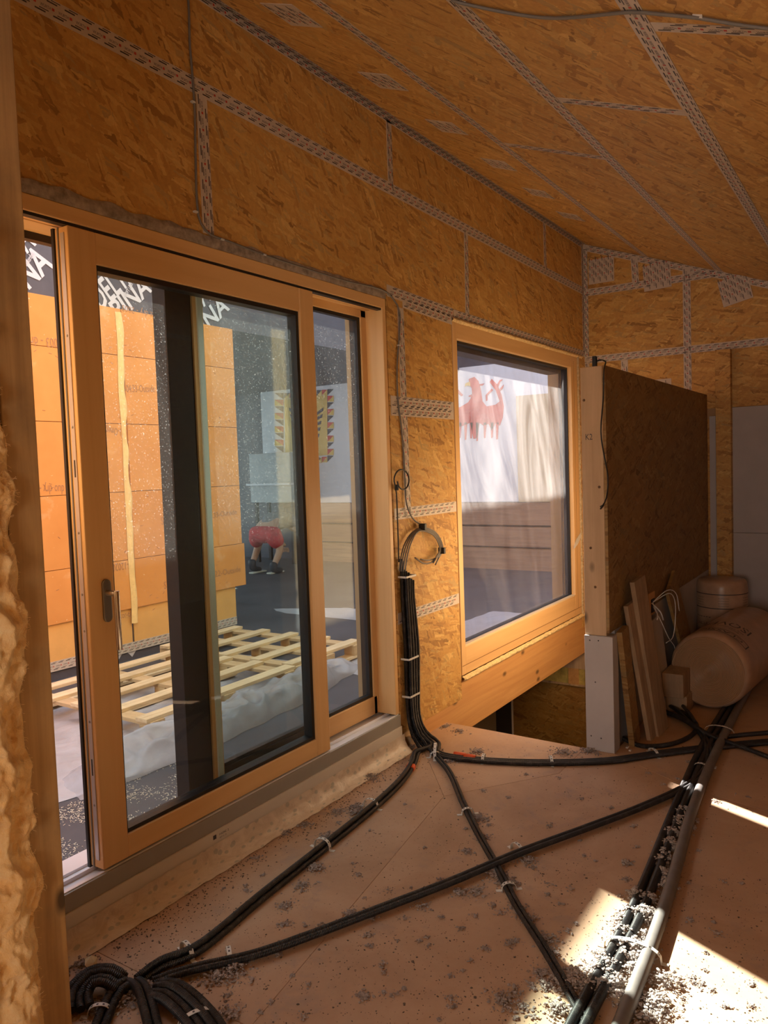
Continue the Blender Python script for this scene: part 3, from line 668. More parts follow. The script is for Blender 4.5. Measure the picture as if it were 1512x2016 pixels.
tf = build('wool_fibres', mb, WOOL, wo, kind='stuff')

# ================================================================== CONDUITS AND CABLES
def conduit(pts, r=.0115, mat=None, label='', group=None, name='conduit', cat='conduit', n=9, step=.022):
    p = smooth_path(pts, step); o = build(name, MB().tube(p, r, n), mat or COND)
    return tag(o, label, cat, group)
def F(x, y, z=.012): return fl(x, y, z)
def offs(pts, d, dz=0):
    out = []
    for i, p in enumerate(pts):
        p = np.array(p, float); a = np.array(pts[max(i-1, 0)], float); b = np.array(pts[min(i+1, len(pts)-1)], float); t = b-a; t /= np.linalg.norm(t)
        if abs(t[2]) > .8: s = np.array([1, 0, 0.0])
        else: s = np.cross(t, (0,0,1)); s /= np.linalg.norm(s)
        out.append(p+s*d+np.array([0,0,dz]))
    return out
RB = F(812,1478)
# riser against the wall: conduits numbered across
def riser(k, tail):
    x = 3.425+.021*(k % 4)+(.0 if k < 4 else .010); y = -.018-(0 if k < 4 else .021)
    top = .965-.01*k+(.05 if k == 0 else 0)
    bulge = .03*(k % 4)/3
    base = [(x,y,top),(x,y,.80),(x+.012+bulge*.6,y,.55),(x+.010+bulge*.5,y,.35),(x+.004,y-.01,.17),(x+.004+.004*k,y-.035,.07),(x+.0+.006*k,y-.075-.01*(k % 4),.018)]
    return base+tail
t1 = [F(822,1486), F(815,1506), F(792,1540), F(740,1590), F(640,1672), F(520,1768), F(400,1868), F(318,1905,.02), F(272,1940,.01)]
t2 = [F(856,1482), F(888,1520), F(915,1580), F(945,1640), F(985,1710), F(1020,1778), F(1085,1880), F(1150,1995), F(1180,2050)]
t4 = [F(870,1483), F(930,1492), F(1010,1497), F(1100,1498), F(1200,1494), F(1300,1480), F(1420,1466), F(1530,1456)]
specs = [(0, t1, .0, 0, 'black corrugated conduit running left along the door, upper of the pair with orange coupler'),
         (4, t1, .024, 0, 'black corrugated conduit running left along the door, lower of the pair'),
         (5, t1, .012, .018, 'black corrugated conduit lying on top of the pair beside the door sill'),
         (1, t2, .0, 0.0, 'black conduit crossing the floor towards the lower right, left of its pair'),
         (2, t2, .021, 0, 'black conduit crossing the floor towards the lower right, right of its pair'),
         (3, t4, .0, 0, 'black conduit sweeping right along the stair edge, rear one'),
         (6, t4, .022, 0, 'black conduit sweeping right along the stair edge, middle one'),
         (7, t4, .044, 0, 'black conduit sweeping right along the stair edge, front one')]
for k, tl, d, dz, lab in specs:
    dd = {1: 0, 2: .0155, 3: 0, 6: .019, 7: .038, 0: 0, 4: .021, 5: .0105}[k]; rr_ = {1: .0078, 2: .0078, 3: .0096, 6: .0096, 7: .0096}.get(k, .0102)
    conduit(riser(k, [tuple(q) for q in offs(tl, dd, dz)]), rr_, label=lab, group='conduits rising by the door jamb')
# long crossing conduit pair
t3 = [F(300,1935), F(345,1918), F(400,1903), F(500,1880), F(610,1842), F(760,1785), F(890,1735), F(1020,1680), F(1150,1632), F(1260,1590), F(1350,1548), F(1388,1512), F(1390,1475), F(1372,1440), F(1340,1418), F(1300,1402)]
conduit(offs(t3, .0, .008), .0098, label='long black conduit crossing the floor diagonally to the right, rear of the two', group='crossing conduits')
conduit(offs(t3, .0196, .008), .0098, label='long black conduit crossing the floor diagonally to the right, front of the two', group='crossing conduits')
conduit([F(1222,1452), F(1262,1468), F(1315,1466), F(1358,1450), F(1372,1430), F(1358,1412), F(1325,1390), F(1305,1375)], .012, label='black conduit looping out from the plasterboard post foot', group='loops by the rolls')
conduit([F(1295,1378,.03), F(1330,1396,.035), F(1362,1425,.035), F(1400,1448,.03), F(1460,1470,.02), F(1540,1500,.012)], .012, label='black conduit running from the rolls to the right edge', group='loops by the rolls')
conduit([F(1302,1400,.012), F(1340,1412,.035), F(1380,1437,.035), F(1400,1452,.012), F(1470,1446,.012), F(1540,1440,.012)], .012, label='black conduit running right under the main cable run', group='loops by the rolls')
conduit([F(1275,1395,.012), F(1320,1372,.03), F(1352,1398,.05), F(1370,1424,.05)], .010, label='short black conduit rising over the tangle behind the planks', group='loops by the rolls')
# main run on the right: two conduits and a smooth grey pipe
def run(y0, y1, r, z=None): return [(1.2,y0-.03,z or r),(1.9,y0-.01,z or r),(2.5,y0,z or r),(3.3,(y0+y1)/2,z or r),(4.2,y1-.005,z or r),(5.3,y1,z or r),(6.35,y1,z or r)]
conduit(run(-1.452,-1.345,.015), .015, label='black corrugated conduit in the main run on the right, leftmost', group='main cable run')
conduit(run(-1.486,-1.378,.015), .015, label='black corrugated conduit in the main run on the right, next to the grey pipe', group='main cable run')
conduit([(1.2,-1.60,.022),(2.0,-1.575,.022),(2.6,-1.54,.022),(3.5,-1.46,.022),(4.6,-1.42,.022),(6.35,-1.40,.022)], .021, PIPEM, 'smooth grey plastic pipe running along the right of the floor', name='pipe', cat='pipe', n=16)
# tangle in the bottom left corner
bl = [([F(150,1990,.02), F(150,1960,.03), F(180,1925,.05), F(215,1922,.05), F(240,1940,.02)], 4, 'black conduit in the fan at the bottom left, arching left'),
      ([F(255,1935,.02), F(232,1948,.03), F(212,1985,.015), F(190,2040,.012)], 2, 'black conduit in the fan at the bottom left, heading down left'),
      ([F(262,1932,.02), F(278,1945,.035), F(292,1985,.03), F(310,2060,.012)], 2, 'thick black conduit in the fan at the bottom left, heading down'),
      ([F(300,1950,.02), F(330,1950,.035), F(365,1975,.03), F(405,2020,.015), F(430,2070,.012)], 4, 'black conduit in the fan at the bottom left, heading down right')]
for pts, cnt, lab in bl:
    for k in range(cnt): conduit(offs(pts, .024*(k-cnt/2+.5), .004*(k % 2)), .0125, label=lab+', '+['outermost', 'second', 'third', 'innermost'][k]+' strand', group='fan of conduits in the corner')
# perforated clips strapping the bundles
def strap(c, t, wd, h, label, name='cable_strap'):
    t = np.array(t, float); t[2] = 0; t /= np.linalg.norm(t); s = np.cross(t, (0,0,1)); c = np.array(c, float)
    mb = MB(); pts = []
    for i in range(13):
        a = math.pi*i/12; pts.append(c+s*(wd*math.cos(a))+np.array([0,0,1])*(h*math.sin(a)**.6+.001))
    pts = [c+s*(wd+.02)+np.array([0,0,.002])]+pts+[c-s*(wd+.02)+np.array([0,0,.002])]
    for i in range(len(pts)-1):
        a, b = pts[i], pts[i+1]; d = b-a; nn_ = np.cross(d, t); nn_ /= np.linalg.norm(nn_)+1e-9; mb.ob((a+b)/2, d/2*1.05, t*.007, nn_*.0008)
    o = build(name, mb, CLIP); tag(o, label, 'strap', 'perforated straps over the conduits')
    hm = MB()
    for i in range(2, len(pts)-2, 2):
        a = (pts[i]+pts[i+1])/2; nn_ = a-c; nn_ /= np.linalg.norm(nn_); uu = np.cross(nn_, t)
        hm.ob(a+nn_*.0008, t*.0028, uu*.0028, nn_*.0006)
    h_ = bpy.data.objects.new('hole', None)
    bpy.data.objects.remove(h_); build('strap_holes', hm, INK, o, kind='stuff'); return o
def dirf(a, b): return F(*b)-F(*a)
S = [((735,1592),(700,1620),.036,.042,'white perforated strap on the conduits by the sill, nearest the far jamb'),
     ((640,1672),(600,1705),.036,.042,'white perforated strap on the conduits midway along the sill'),
     ((372,1885),(330,1905),.036,.042,'white perforated strap on the conduits at the bottom left'),
     ((452,1893),(420,1900),.032,.034,'grey strap at the near end of the long crossing conduits'),
     ((1022,1680),(980,1695),.032,.034,'grey strap on the crossing conduits just right of the crossing'),
     ((1385,1517),(1370,1540),.032,.034,'grey strap on the crossing conduits at their bend on the right'),
     ((860,1490),(885,1520),.026,.028,'grey strap on the diagonal pair nearest the wall'),
     ((925,1603),(945,1640),.026,.028,'grey strap on the diagonal pair above the crossing'),
     ((1007,1752),(1020,1778),.026,.028,'grey strap on the diagonal pair below the crossing'),
     ((953,1494),(1000,1497),.040,.03,'grey strap on the sweeping conduits left of centre'),
     ((1084,1498),(1130,1498),.040,.03,'grey strap on the sweeping conduits at centre'),
     ((1282,1483),(1330,1477),.040,.03,'grey strap on the sweeping conduits near the plasterboard post'),
     ((205,2000),(190,2040),.032,.034,'white strap on the fan strands heading down left'),
     ((402,2008),(420,2040),.05,.034,'white strap on the fan strands heading down right')]
for a, b, wd, h, lab in S:
    off = np.cross(dirf(a, b)/np.linalg.norm(dirf(a, b)), (0,0,1))*(.012 if wd > .03 else .009)
    strap(fl(a[0], a[1], 0)+off*(1 if wd < .039 else 1.8), dirf(a, b), wd, h, lab)
strap((2.28,-1.515,0), (1,.02,0), .085, .046, 'white tie round the main run inside the sun patch'); strap((4.4,-1.39,0), (1,.02,0), .075, .046, 'white tie round the main run by the rolls')
strap((3.42,-.19,0), (.5,-1,0), .07, .055, 'white perforated strap where the conduits leave the wall')
for (z, wd, lab) in ((.915,.055,'white strap at the top of the wall riser'),(.48,.035,'white strap low on the wall riser'),(.28,.05,'white strap at the bend of the wall riser')):
    mb = MB().box(3.411,-.053,z,3.512,-.051,z+.010).box(3.411,-.053,z,3.413,-.002,z+.010).box(3.510,-.053,z,3.512,-.002,z+.010)
    tag(build('cable_strap', mb, CLIP), lab, 'strap', 'perforated straps over the conduits')
for (dd, ref, lab) in ((0.0,(818,1512),'orange coupler on the rear conduit by the sill'),(.021,(812,1508),'orange coupler on the front conduit by the sill')):
    P = smooth_path(offs(t1, dd), .01); c_ = fl(*ref, .012); q = min(range(1, len(P)-1), key=lambda i: np.linalg.norm(P[i]-c_)); c = P[q]; d = P[q+1]-P[q-1]; d = d/np.linalg.norm(d)
    tag(build('conduit_coupler', MB().tube([c-d*.02, c-d*.012, c+d*.012, c+d*.02], .0132, 12), ORANGEC), lab, 'coupler', 'orange couplers')
for (px, py, lab) in ((905,1486,'red coupler on the rear sweeping conduit'),(925,1490,'red coupler on the front sweeping conduit')):
    c = fl(px, py, .016); d = dirf((870,1483),(930,1492)); d = d/np.linalg.norm(d); tag(build('conduit_coupler', MB().tube([c-d*.03, c+d*.03], .0135, 12), ORANGEC), lab, 'coupler', 'orange couplers')
# thin cables
def wl_pt(x, y, d=.006): return tuple(hit(x, y, 1, -d))
def thin(pts, r, mat, lab, cat='cable', name='cable', group=None): return conduit(pts, r, mat, lab, group, name, cat, 6, .03)
thin([wl_pt(368,-40), wl_pt(372,20), wl_pt(374,90), wl_pt(380,160), wl_pt(384,230), wl_pt(385,300), wl_pt(388,400), wl_pt(396,440), wl_pt(415,462), wl_pt(450,475), wl_pt(520,502), wl_pt(600,528), wl_pt(680,553), wl_pt(750,570), wl_pt(775,590), wl_pt(787,615), wl_pt(786,660), wl_pt(782,720), wl_pt(783,780), wl_pt(790,840), wl_pt(795,900), wl_pt(798,960,.01), wl_pt(800,990,.015), wl_pt(812,1020,.02), wl_pt(832,1035,.02)], .0045, CABLEG, 'grey cable dropping from the ceiling, following the door head, down to the coil')
cl = [(890,-6),(905,0),(1000,20),(1080,30),(1150,27),(1240,18),(1300,22),(1380,30),(1450,42),(1530,52)]
def cp(x, y, d=.008):
    dd = ray(x, y); t = (CH+CS*CAM[1]-CAM[2])/(dd[2]-CS*dd[1]); p = CAM+t*dd; return (p[0], p[1], p[2]-d)
thin([cp(*q) for q in cl], .005, CABLEG, 'grey cable stapled across the sloping ceiling at the top')
for k, (q, lab) in enumerate((((910,3),'ceiling cable clip at the left'),((1373,29),'ceiling cable clip at the right'))):
    c = cp(q[0], q[1], .003); tag(build('cable_clip', MB().ob(c, (.003,0,0), (0,.012,.004), (0,0,.007)), CLIP), lab, 'clip', 'clips holding cables')
for (q, lab) in (((380,201),'wall cable clip beside the vertical tape'),((385,417),'wall cable clip just above the door head'),((437,472),'wall cable clip where the cable turns along the door'),((520,502),'wall cable clip along the middle of the door head'),((785,680),'wall cable clip between door and window')):
    c = np.array(wl_pt(*q)); tag(build('cable_clip', MB().ob(c, (.008,0,0), (0,.006,0), (0,0,.003)), CLIP), lab, 'clip', 'clips holding cables')
# coil of grey cables hanging from the riser
cc = hit(845,1085,1,-.03); R_ = .115
ctr = hit(832,1088,1,-.03); rad = (hit(832,1040,1,-.03)[2]-hit(832,1112,1,-.03)[2])/2*1.05
ctr = (hit(835,1040,1,-.03)+hit(835,1115,1,-.03))/2
for k in range(4):
    base = [(786+4*k,1125), (788+4*k,1105), (795+4*k,1075), (810+3*k,1050), (832,1039+2*k), (856-k,1047+2*k), (869-2*k,1066+k), (872-2*k,1084), (865-2*k,1096)]
    base += [[(857,1112)], [(845,1103),(828,1101)], [(848,1108),(833,1109),(817,1098)], [(858,1101),(853,1108)]][k]
    thin([wl_pt(x, y, .018+.008*k) for x, y in base], .0042, CABLEG, 'grey cable curling out of the wall riser, '+['outermost', 'second', 'third', 'innermost'][k]+' of the coil', group='coil of grey cables')
for (px, py, lab) in ((832,1037,'black tape band at the top of the grey coil'),(870,1084,'black tape band at the right of the grey coil')):
    c = hit(px, py, 1, -.035); tag(build('tape_band', MB().ob(c, (.010,0,0), (0,.02,0), (0,0,.018)), BLACK, bev=.003), lab, 'tape band', 'tape bands on the coil')
# black looped cable next to the jamb
lc = (hit(789,930,1,-.02)+hit(789,958,1,-.02))/2; pts = [(3.405,-.015,1.0), (3.405,-.015,1.2), (3.403,-.015,1.36)]
for i in range(14):
    a = math.pi*1.05-2*math.pi*i/13; pts.append((lc[0]+.065*math.cos(a), -.02-.0015*i, lc[2]+.052*math.sin(a)))
thin(pts, .0042, CABLEB, 'thin black cable ending in a loop beside the door jamb')
tag(build('tape_band', MB().box(3.398,-.026,1.375,3.412,-.006,1.405), BLACK, bev=.003), 'black band where the looped cable is tied at the jamb', 'tape band', 'tape bands on the coil')
# black cable on the partition
def pe(x, y, yy=-.985): return tuple(hit(x, y, 1, yy))
thin([(3.93,-.90,1.99),(3.915,-.93,2.0),(3.90,-.965,1.985), pe(1189,728), pe(1188,780), pe(1183,850), pe(1190,900), pe(1197,940), pe(1194,980), pe(1182,1002), (3.855,-.955,1.27), (3.85,-.94,1.262)], .0035, CABLEB, 'thin black cable hanging over the end of the stair partition')
tag(build('cable_plug', MB().box(3.90,-.915,PT,3.925,-.895,PT+.055), BLACK, bev=.003), 'small black connector standing on the partition top', 'connector')

# ================================================================== FLUFF AND CRUMBS ON THE FLOOR
ico = [(0,0,1),(.894,0,.447),(.276,.851,.447),(-.724,.526,.447),(-.724,-.526,.447),(.276,-.851,.447),(.724,.526,-.447),(-.276,.851,-.447),(-.894,0,-.447),(-.276,-.851,-.447),(.724,-.526,-.447),(0,0,-1)]
icf = [(0,1,2),(0,2,3),(0,3,4),(0,4,5),(0,5,1),(1,6,2),(2,7,3),(3,8,4),(4,9,5),(5,10,1),(6,7,2),(7,8,3),(8,9,4),(9,10,5),(10,6,1),(11,7,6),(11,8,7),(11,9,8),(11,10,9),(11,6,10)]
def lump(mb, x, y, z, r, fl_=.6):
    a = random.random()*6.28; ca, sa = math.cos(a), math.sin(a); sx_, sy_ = random.uniform(.7,1.4), random.uniform(.6,1.1)
    vs = []
    for p in ico:
        q = random.uniform(.6, 1.25); u, v, w_ = p[0]*sx_*q, p[1]*sy_*q, p[2]*fl_*q; vs.append((x+r*(u*ca-v*sa), y+r*(u*sa+v*ca), z+r*w_))
    mb.add(vs, icf)
def heap(mb, c, R, cnt, rmin=.003, rmax=.009, h=.02, ex=1.0, ang=0):
    for _ in range(int(cnt*3.0)):
        a = random.random()*6.28; d = R*abs(random.gauss(0, .5)); dx, dy = d*math.cos(a)*ex, d*math.sin(a); x = c[0]+dx*math.cos(ang)-dy*math.sin(ang); y = c[1]+dx*math.sin(ang)+dy*math.cos(ang)
        if y > -.012: y = -.012-random.random()*.03
        z = h*max(0, 1-(d/R)**2)*random.random(); lump(mb, x, y, z*.8+.001, random.uniform(rmin, rmax)*random.choice((.4,.6,.9)))
def on_floor(x, y): return -2.6 < y < -.01 and not (x > 3.86 and y > -1.0) and x < 6.3
random.seed(11)
fl1 = MB()
for (px, py, R, n, h) in ((760,1470,.05,110,.02),(745,1500,.06,140,.025),(725,1530,.07,200,.02),(790,1468,.04,60,.02),(660,1600,.05,50,.012),(700,1590,.05,60,.012),(560,1640,.05,40,.008),(600,1625,.04,40,.01),(480,1670,.04,30,.006),
    (700,1600,.05,70,.015),(620,1710,.05,90,.015),(645,1648,.05,70,.015),(595,1745,.05,50,.008),(505,1690,.03,25,.006),(560,1785,.04,40,.006),(520,1760,.04,30,.006),(690,1800,.04,30,.005),(860,1478,.05,60,.01),(880,1500,.05,60,.012),(940,1480,.06,60,.01),(905,1440,.05,40,.01),(870,1430,.05,40,.01),
    (940,1612,.05,70,.012),(950,1650,.04,50,.012),(975,1720,.05,110,.015),(1000,1740,.05,100,.015),(1040,1695,.05,60,.012),(1020,1790,.05,70,.012),(1045,1810,.04,40,.01),(1075,1850,.05,60,.01),(1085,1875,.05,50,.01),(935,1755,.05,50,.008),(905,1760,.04,40,.008),(830,1785,.04,20,.006),(918,1677,.03,30,.012),(955,1612,.04,25,.005),(1160,1480,.07,120,.02),(1110,1482,.08,90,.015),
    (1235,1700,.03,40,.01),(1310,1660,.03,30,.006),(990,1970,.06,70,.012),(1030,1985,.03,30,.008),(1100,1990,.05,120,.02),(1075,1940,.05,50,.012),(1060,1915,.04,30,.008),(720,1965,.03,25,.005),(560,1820,.03,20,.005),(430,1925,.07,140,.02),(460,1910,.05,110,.025),(340,1935,.05,90,.02),(290,1955,.06,160,.03),(240,1975,.06,140,.025),(190,1985,.05,90,.02),(385,1990,.05,60,.012),(450,2000,.05,60,.012),(160,1900,.06,60,.015)):
    c = fl(px, py); heap(fl1, c, R, n, .0028, .0075, h)
for i in range(150):
    c = fl(random.uniform(420,1480), random.uniform(1500,2010))
    if on_floor(c[0], c[1]): heap(fl1, c, random.uniform(.008,.028), int(random.uniform(5,22)), .002, .006, .006)
o = build('cellulose_fluff', fl1, FLUFF, origin=(0,0,0)); tag(o, 'grey brown cellulose fluff clumps scattered along the conduits', 'fluff', kind='stuff')
fl2 = MB()
for i in range(70):
    t = random.random()
    if random.random() < .55: x = random.uniform(2.05, 3.35)
    else: x = random.uniform(2.05, 2.6)
    if 2.62 < x < 2.70 : continue
    yy = -1.505+.055*(x-2.2)/1.2+random.uniform(-.04, .06); heap(fl2, (x, yy), .045, 32, .003, .009, .045)
for x in (1.95,2.02,2.08,2.1,2.2): heap(fl2, (x, -1.63), .07, 90, .003, .009, .03)
for x in (2.06,2.1,2.05): heap(fl2, (x, -1.40), .07, 80, .003, .009, .02)
o = build('cellulose_fluff', fl2, plain('pale_fluff', (.42,.36,.33), .95, 0, .3, 70, .6), origin=(0,0,0)); tag(o, 'paler cellulose fluff packed between the main run conduits and the grey pipe', 'fluff', kind='stuff')
cr = MB()
for i in range(8000):
    px = random.uniform(140, 1512); py = random.uniform(1470, 2016); p = fl(px, py)
    if not on_floor(p[0], p[1]): continue
    if noise.noise(Vector((p[0]*2.2, p[1]*2.2, 0))) < random.uniform(-.5, .35): continue
    lump(cr, p[0], p[1], .0008, random.uniform(.0006, .0022)*(1+.6*random.random()**6*3), .4)
for i in range(900):
    x = random.uniform(1.1, 3.4); y = -.05-abs(random.gauss(0, .08)); lump(cr, x, y, .001, random.uniform(.001, .004), .5)
o = build('floor_crumbs', cr, CRUMB, origin=(0,0,0)); tag(o, 'dark crumbs and specks of dirt strewn over the floor boards', 'crumbs', kind='stuff')
c = fl(150,1888); mb = MB(); lump(mb, c[0], -.12, .018, .028, .7); tag(build('foam_lump', mb, plain('foam_pale', (.62,.48,.28), .9, 0, .1, 40, .4)), 'pale yellow foam scrap in the corner by the stud foot', 'foam scrap')

# ================================================================== ROLLS, PLANKS, BOX (behind the run)
def ring_text(mb, txt, base, axis, r, h, ang, width, height, flip=1):
    axis = np.array(axis, float); axis /= np.linalg.norm(axis); a = np.array([0,0,1.0]) if abs(axis[2]) < .9 else np.array([1.0,0,0])
    u = np.cross(a, axis); u /= np.linalg.norm(u); v = np.cross(axis, u)
    vs, fs, w_ = glyphs(txt); P = []
    for p in vs:
        th = ang+flip*(p[0]/w_)*width/r; hh = h+flip*p[1]/.7*height
        P.append(np.array(base)+axis*hh+(r+.0015)*(math.cos(th)*u+math.sin(th)*v))
    mb.add(P, fs)
def ring_text_along(mb, txt, base, axis, r, h, ang, width, height, sgn=1, sg2=1):
    axis = np.array(axis, float); axis /= np.linalg.norm(axis); a = np.array([0,0,1.0]) if abs(axis[2]) < .9 else np.array([1.0,0,0])
    u = np.cross(a, axis); u /= np.linalg.norm(u); v = np.cross(axis, u)
    vs, fs, w_ = glyphs(txt); P = []
    for p in vs:
        th = ang+sg2*(p[1]/.7)*height/r; hh = h+sgn*(p[0]/w_)*width
        P.append(np.array(base)+axis*hh+(r+.0015)*(math.cos(th)*u+math.sin(th)*v))
    mb.add(P, fs)
def band(mb, base, axis, r, h0, h1, a0, a1, n=40):
    axis = np.array(axis, float); axis /= np.linalg.norm(axis); a = np.array([0,0,1.0]) if abs(axis[2]) < .9 else np.array([1.0,0,0])
    u = np.cross(a, axis); u /= np.linalg.norm(u); v = np.cross(axis, u); k = len(mb.v)
    for i in range(n+1):
        th = a0+(a1-a0)*i/n; e = math.cos(th)*u+math.sin(th)*v
        mb.v.append(tuple(np.array(base)+axis*h0+(r+.0012)*e)); mb.v.append(tuple(np.array(base)+axis*h1+(r+.0012)*e))
    for i in range(n): mb.f.append((k+2*i, k+2*i+1, k+2*i+3, k+2*i+2))
def insul_roll(base, axis, r, Lr, lab, words):
    base = np.array(base, float); axis = np.array(axis, float); axis /= np.linalg.norm(axis)
    mb = MB(); pr = [(0,.0),(0,r*.55),(-.004,r*.80),(.006,r*.93),(.03,r*.99),(.07,r),(Lr*.5,r*1.01),(Lr-.06,r),(Lr-.02,r*.97),(Lr,r*.9),(Lr,.0)]
    mb.lathe(base, axis, [(h, max(q, .002)) for h, q in pr], 48)
    o = build('insulation_roll', mb, ROLLF); tag(o, lab, 'insulation roll')
    # end face with its wound layers
    a = np.array([0,0,1.0]) if abs(axis[2]) < .9 else np.array([1.0,0,0]); u = np.cross(a, axis); u /= np.linalg.norm(u); v = np.cross(axis, u); e = MB(); n = 48; pv = []
    rings = [0.002, r*.2, r*.45, r*.7, r*.9]
    for i, q in enumerate(rings):
        for j in range(n):
            th = 2*math.pi*j/n; e.v.append(tuple(base-axis*(.006+.004*(i % 2))+q*(math.cos(th)*u+math.sin(th)*v))); pv.append((q*math.cos(th), q*math.sin(th)))
    for i in range(len(rings)-1):
        for j in range(n):
            j2 = (j+1) % n; f = (i*n+j, i*n+j2, (i+1)*n+j2, (i+1)*n+j); e.uv[len(e.f)] = [pv[q] for q in f]; e.f.append(f)
    build('roll_end', e, ROLLE, o)
    ink = MB()
    for fn in words: fn(ink, base, axis, r*1.0)
    build('roll_lettering', ink, INK, o); return o
r1 = .228
# lying roll: near end centre to far end
ne = hit(1398,1325,0,4.98); b1 = (4.80,-1.26,r1+.004); ax1 = np.array([1.0,-.10,0])
A_ = math.pi
def words1(m, b, a, r):
    # u axis is horizontal; v = up
    for off in (0,):
        ring_text_along(m, 'ISOVER', b, a, r, .52, 1.95+.0, -.26, .0, 1) if False else None
    ring_text(m, 'CLASSIC', b, a, r, .142, 2.35, .26, .040, -1)
    for h0, h1 in ((.085,.092),(.155,.162)): band(m, b, a, r, h0, h1, 1.0, 2.53)
    band(m, b, a, r, .085, .16, 1.0, 1.03, 2); band(m, b, a, r, .085, .16, 2.50, 2.53, 2)
    ring_text(m, 'ISOVER', b, a, r, .37, 2.30, .30, .095, -1)
    ring_text(m, 'Die effiziente', b, a, r, .25, 2.2, .16, .018, -1); ring_text(m, 'Rolle', b, a, r, .22, 2.1, .06, .018, -1)
    band(m, b, a, r, .40, .47, 2.5, 2.52, 2); band(m, b, a, r, .40, .403, 2.3, 2.52, 8)
insul_roll(b1, ax1, r1, 1.0, 'brown wrapped insulation roll lying on the floor, wound end facing forward', [words1])
b2 = (6.02,-1.13,.003)
def words2(m, b, a, r):
    for h in (.505,.405): band(m, b, a, r, h, h+.006, 0, 2*math.pi, 64)
    for q in (0,1,2,3,4,5):
        an = 2*math.pi*q/6+.55
        ring_text(m, 'EFFIZIENT', b, a, r, .305, an+.62, .10, .022, -1); ring_text(m, 'CLASSIC', b, a, r, .255, an+.62, .10, .022, -1)
        for h in (.235,.34): band(m, b, a, r, h, h+.005, an-.05, an+.78, 16)
        band(m, b, a, r, .235, .345, an-.05, an-.02, 2); band(m, b, a, r, .235, .345, an+.75, an+.78, 2)
        for j in range(4): ring_text(m, 'isolation', b, a, r, .425+.018*j, an, .07, .007, 1)
insul_roll(b2, (0,0,1), .172, .60, 'brown wrapped insulation roll standing upright in the dark corner', [words2])
# leaning planks
def lean(foot, top, wd, th, wdir, mat, lab, name='leaning_plank', cat='plank'):
    foot = np.array(foot, float); top = np.array(top, float); t = top-foot; L_ = np.linalg.norm(t); t /= L_; s = np.array(wdir, float); s -= t*np.dot(s, t); s /= np.linalg.norm(s); n = np.cross(t, s)
    o = build(name, MB().ob((foot+top)/2, t*L_/2, s*wd/2, n*th/2), mat, bev=.002); return tag(o, lab, cat)
yw = -.99
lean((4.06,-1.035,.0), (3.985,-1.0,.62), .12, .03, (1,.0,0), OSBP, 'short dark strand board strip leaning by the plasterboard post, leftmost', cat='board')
lean((4.20,-1.095,.0), (4.12,-1.005,.735), .14, .024, (1,-.1,0), PLANKM, 'weathered plank leaning on the partition, middle of the three')
lean((4.29,-1.115,.0), (4.19,-1.025,.855), .16, .026, (1,-.1,0), PLANKM, 'tallest pale plank leaning on the partition, front one with a knot')
lean((4.66,-1.05,.0), (4.62,-1.00,.56), .26, .0125, (1,0,0), GYPS, 'grey plasterboard offcut leaning behind the planks', 'leaning_offcut', 'plasterboard')
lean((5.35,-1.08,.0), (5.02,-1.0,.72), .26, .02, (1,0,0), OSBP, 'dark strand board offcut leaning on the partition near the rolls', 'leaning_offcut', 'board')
c = (4.72,-1.10); tag(build('timber_block', MB().box(4.62,-1.16,.10,4.92,-1.04,.24), PLANKM, bev=.003), 'stubby timber block resting against the planks', 'block')
tag(build('timber_offcut', MB().box(4.66,-1.17,0,4.88,-1.05,.10), PLANKM, bev=.003), 'dark timber offcut under the stubby block', 'block')
# wiring outlet cut into the partition
bx = root('outlet_opening', (4.70,-.975,.66)); tag(bx, 'square wiring outlet in the partition with loose white wires', 'outlet')
bc = hit(1283,1186,1,-.975)
build('pale_cutout', MB().box(bc[0]-.07,-.976,bc[2]-.075,bc[0]+.07,-.971,bc[2]+.06), plain('raw_cut_wood', (.80,.48,.22), .8), bx)
build('outlet_box', MB().box(bc[0]-.02,-.982,bc[2]-.06,bc[0]+.05,-.976,bc[2]+.02), BLACK, bx, bev=.002)
wm = plain('white_wire', (.80,.82,.86), .4)
for k, pts in enumerate(([(0,0,0),(.10,-.06,.06),(.24,-.08,.02),(.32,-.08,-.10)], [(0,0,0),(.12,-.07,.04),(.22,-.08,-.05),(.16,-.08,-.22),(.02,-.07,-.24)], [(0,0,-.02),(-.02,-.05,-.10),(.08,-.07,-.22),(.22,-.07,-.30),(.24,-.07,-.34)], [(0,0,0),(-.05,-.04,-.06),(-.10,-.05,-.08)], [(-.02,0,.0),(-.02,-.05,-.05),(.0,-.06,-.10)])):
    build('wire', MB().tube(smooth_path([(bc[0]+p[0], -.98+p[1], bc[2]+p[2]) for p in pts], .02), .004 if k > 2 else .0026, 6), wm, bx)
tag(build('cable_sleeve', MB().tube([F(1500,1290,.02)+np.array([0,0,0]), F(1512,1262,.02)], .02, 10), BLACK), 'black sleeve end at the far right of the run', 'sleeve') if False else None
tag(lean((6.10,-1.50,.0), (6.40,-1.72,2.0), .09, .03, (0,1,.2), PLANKM, 'dim batten leaning diagonally against the plasterboard, far right', 'leaning_batten', 'batten'), 'dim batten leaning diagonally against the plasterboard, far right', 'batten')
for (px, py, lab) in ((1235,1472,'white scrap on the floor beside the post foot, left one'),(1241,1478,'white scrap on the floor beside the post foot, right one'),(1408,1512,'small white bracket lying beside the crossing conduits')):
    c = fl(px, py); tag(build('plastic_scrap', MB().ob((c[0],c[1],.003), (.012,0,0), (0,.006,0), (0,0,.003)), CLIP, bev=.001), lab, 'scrap', 'white scraps on the floor')

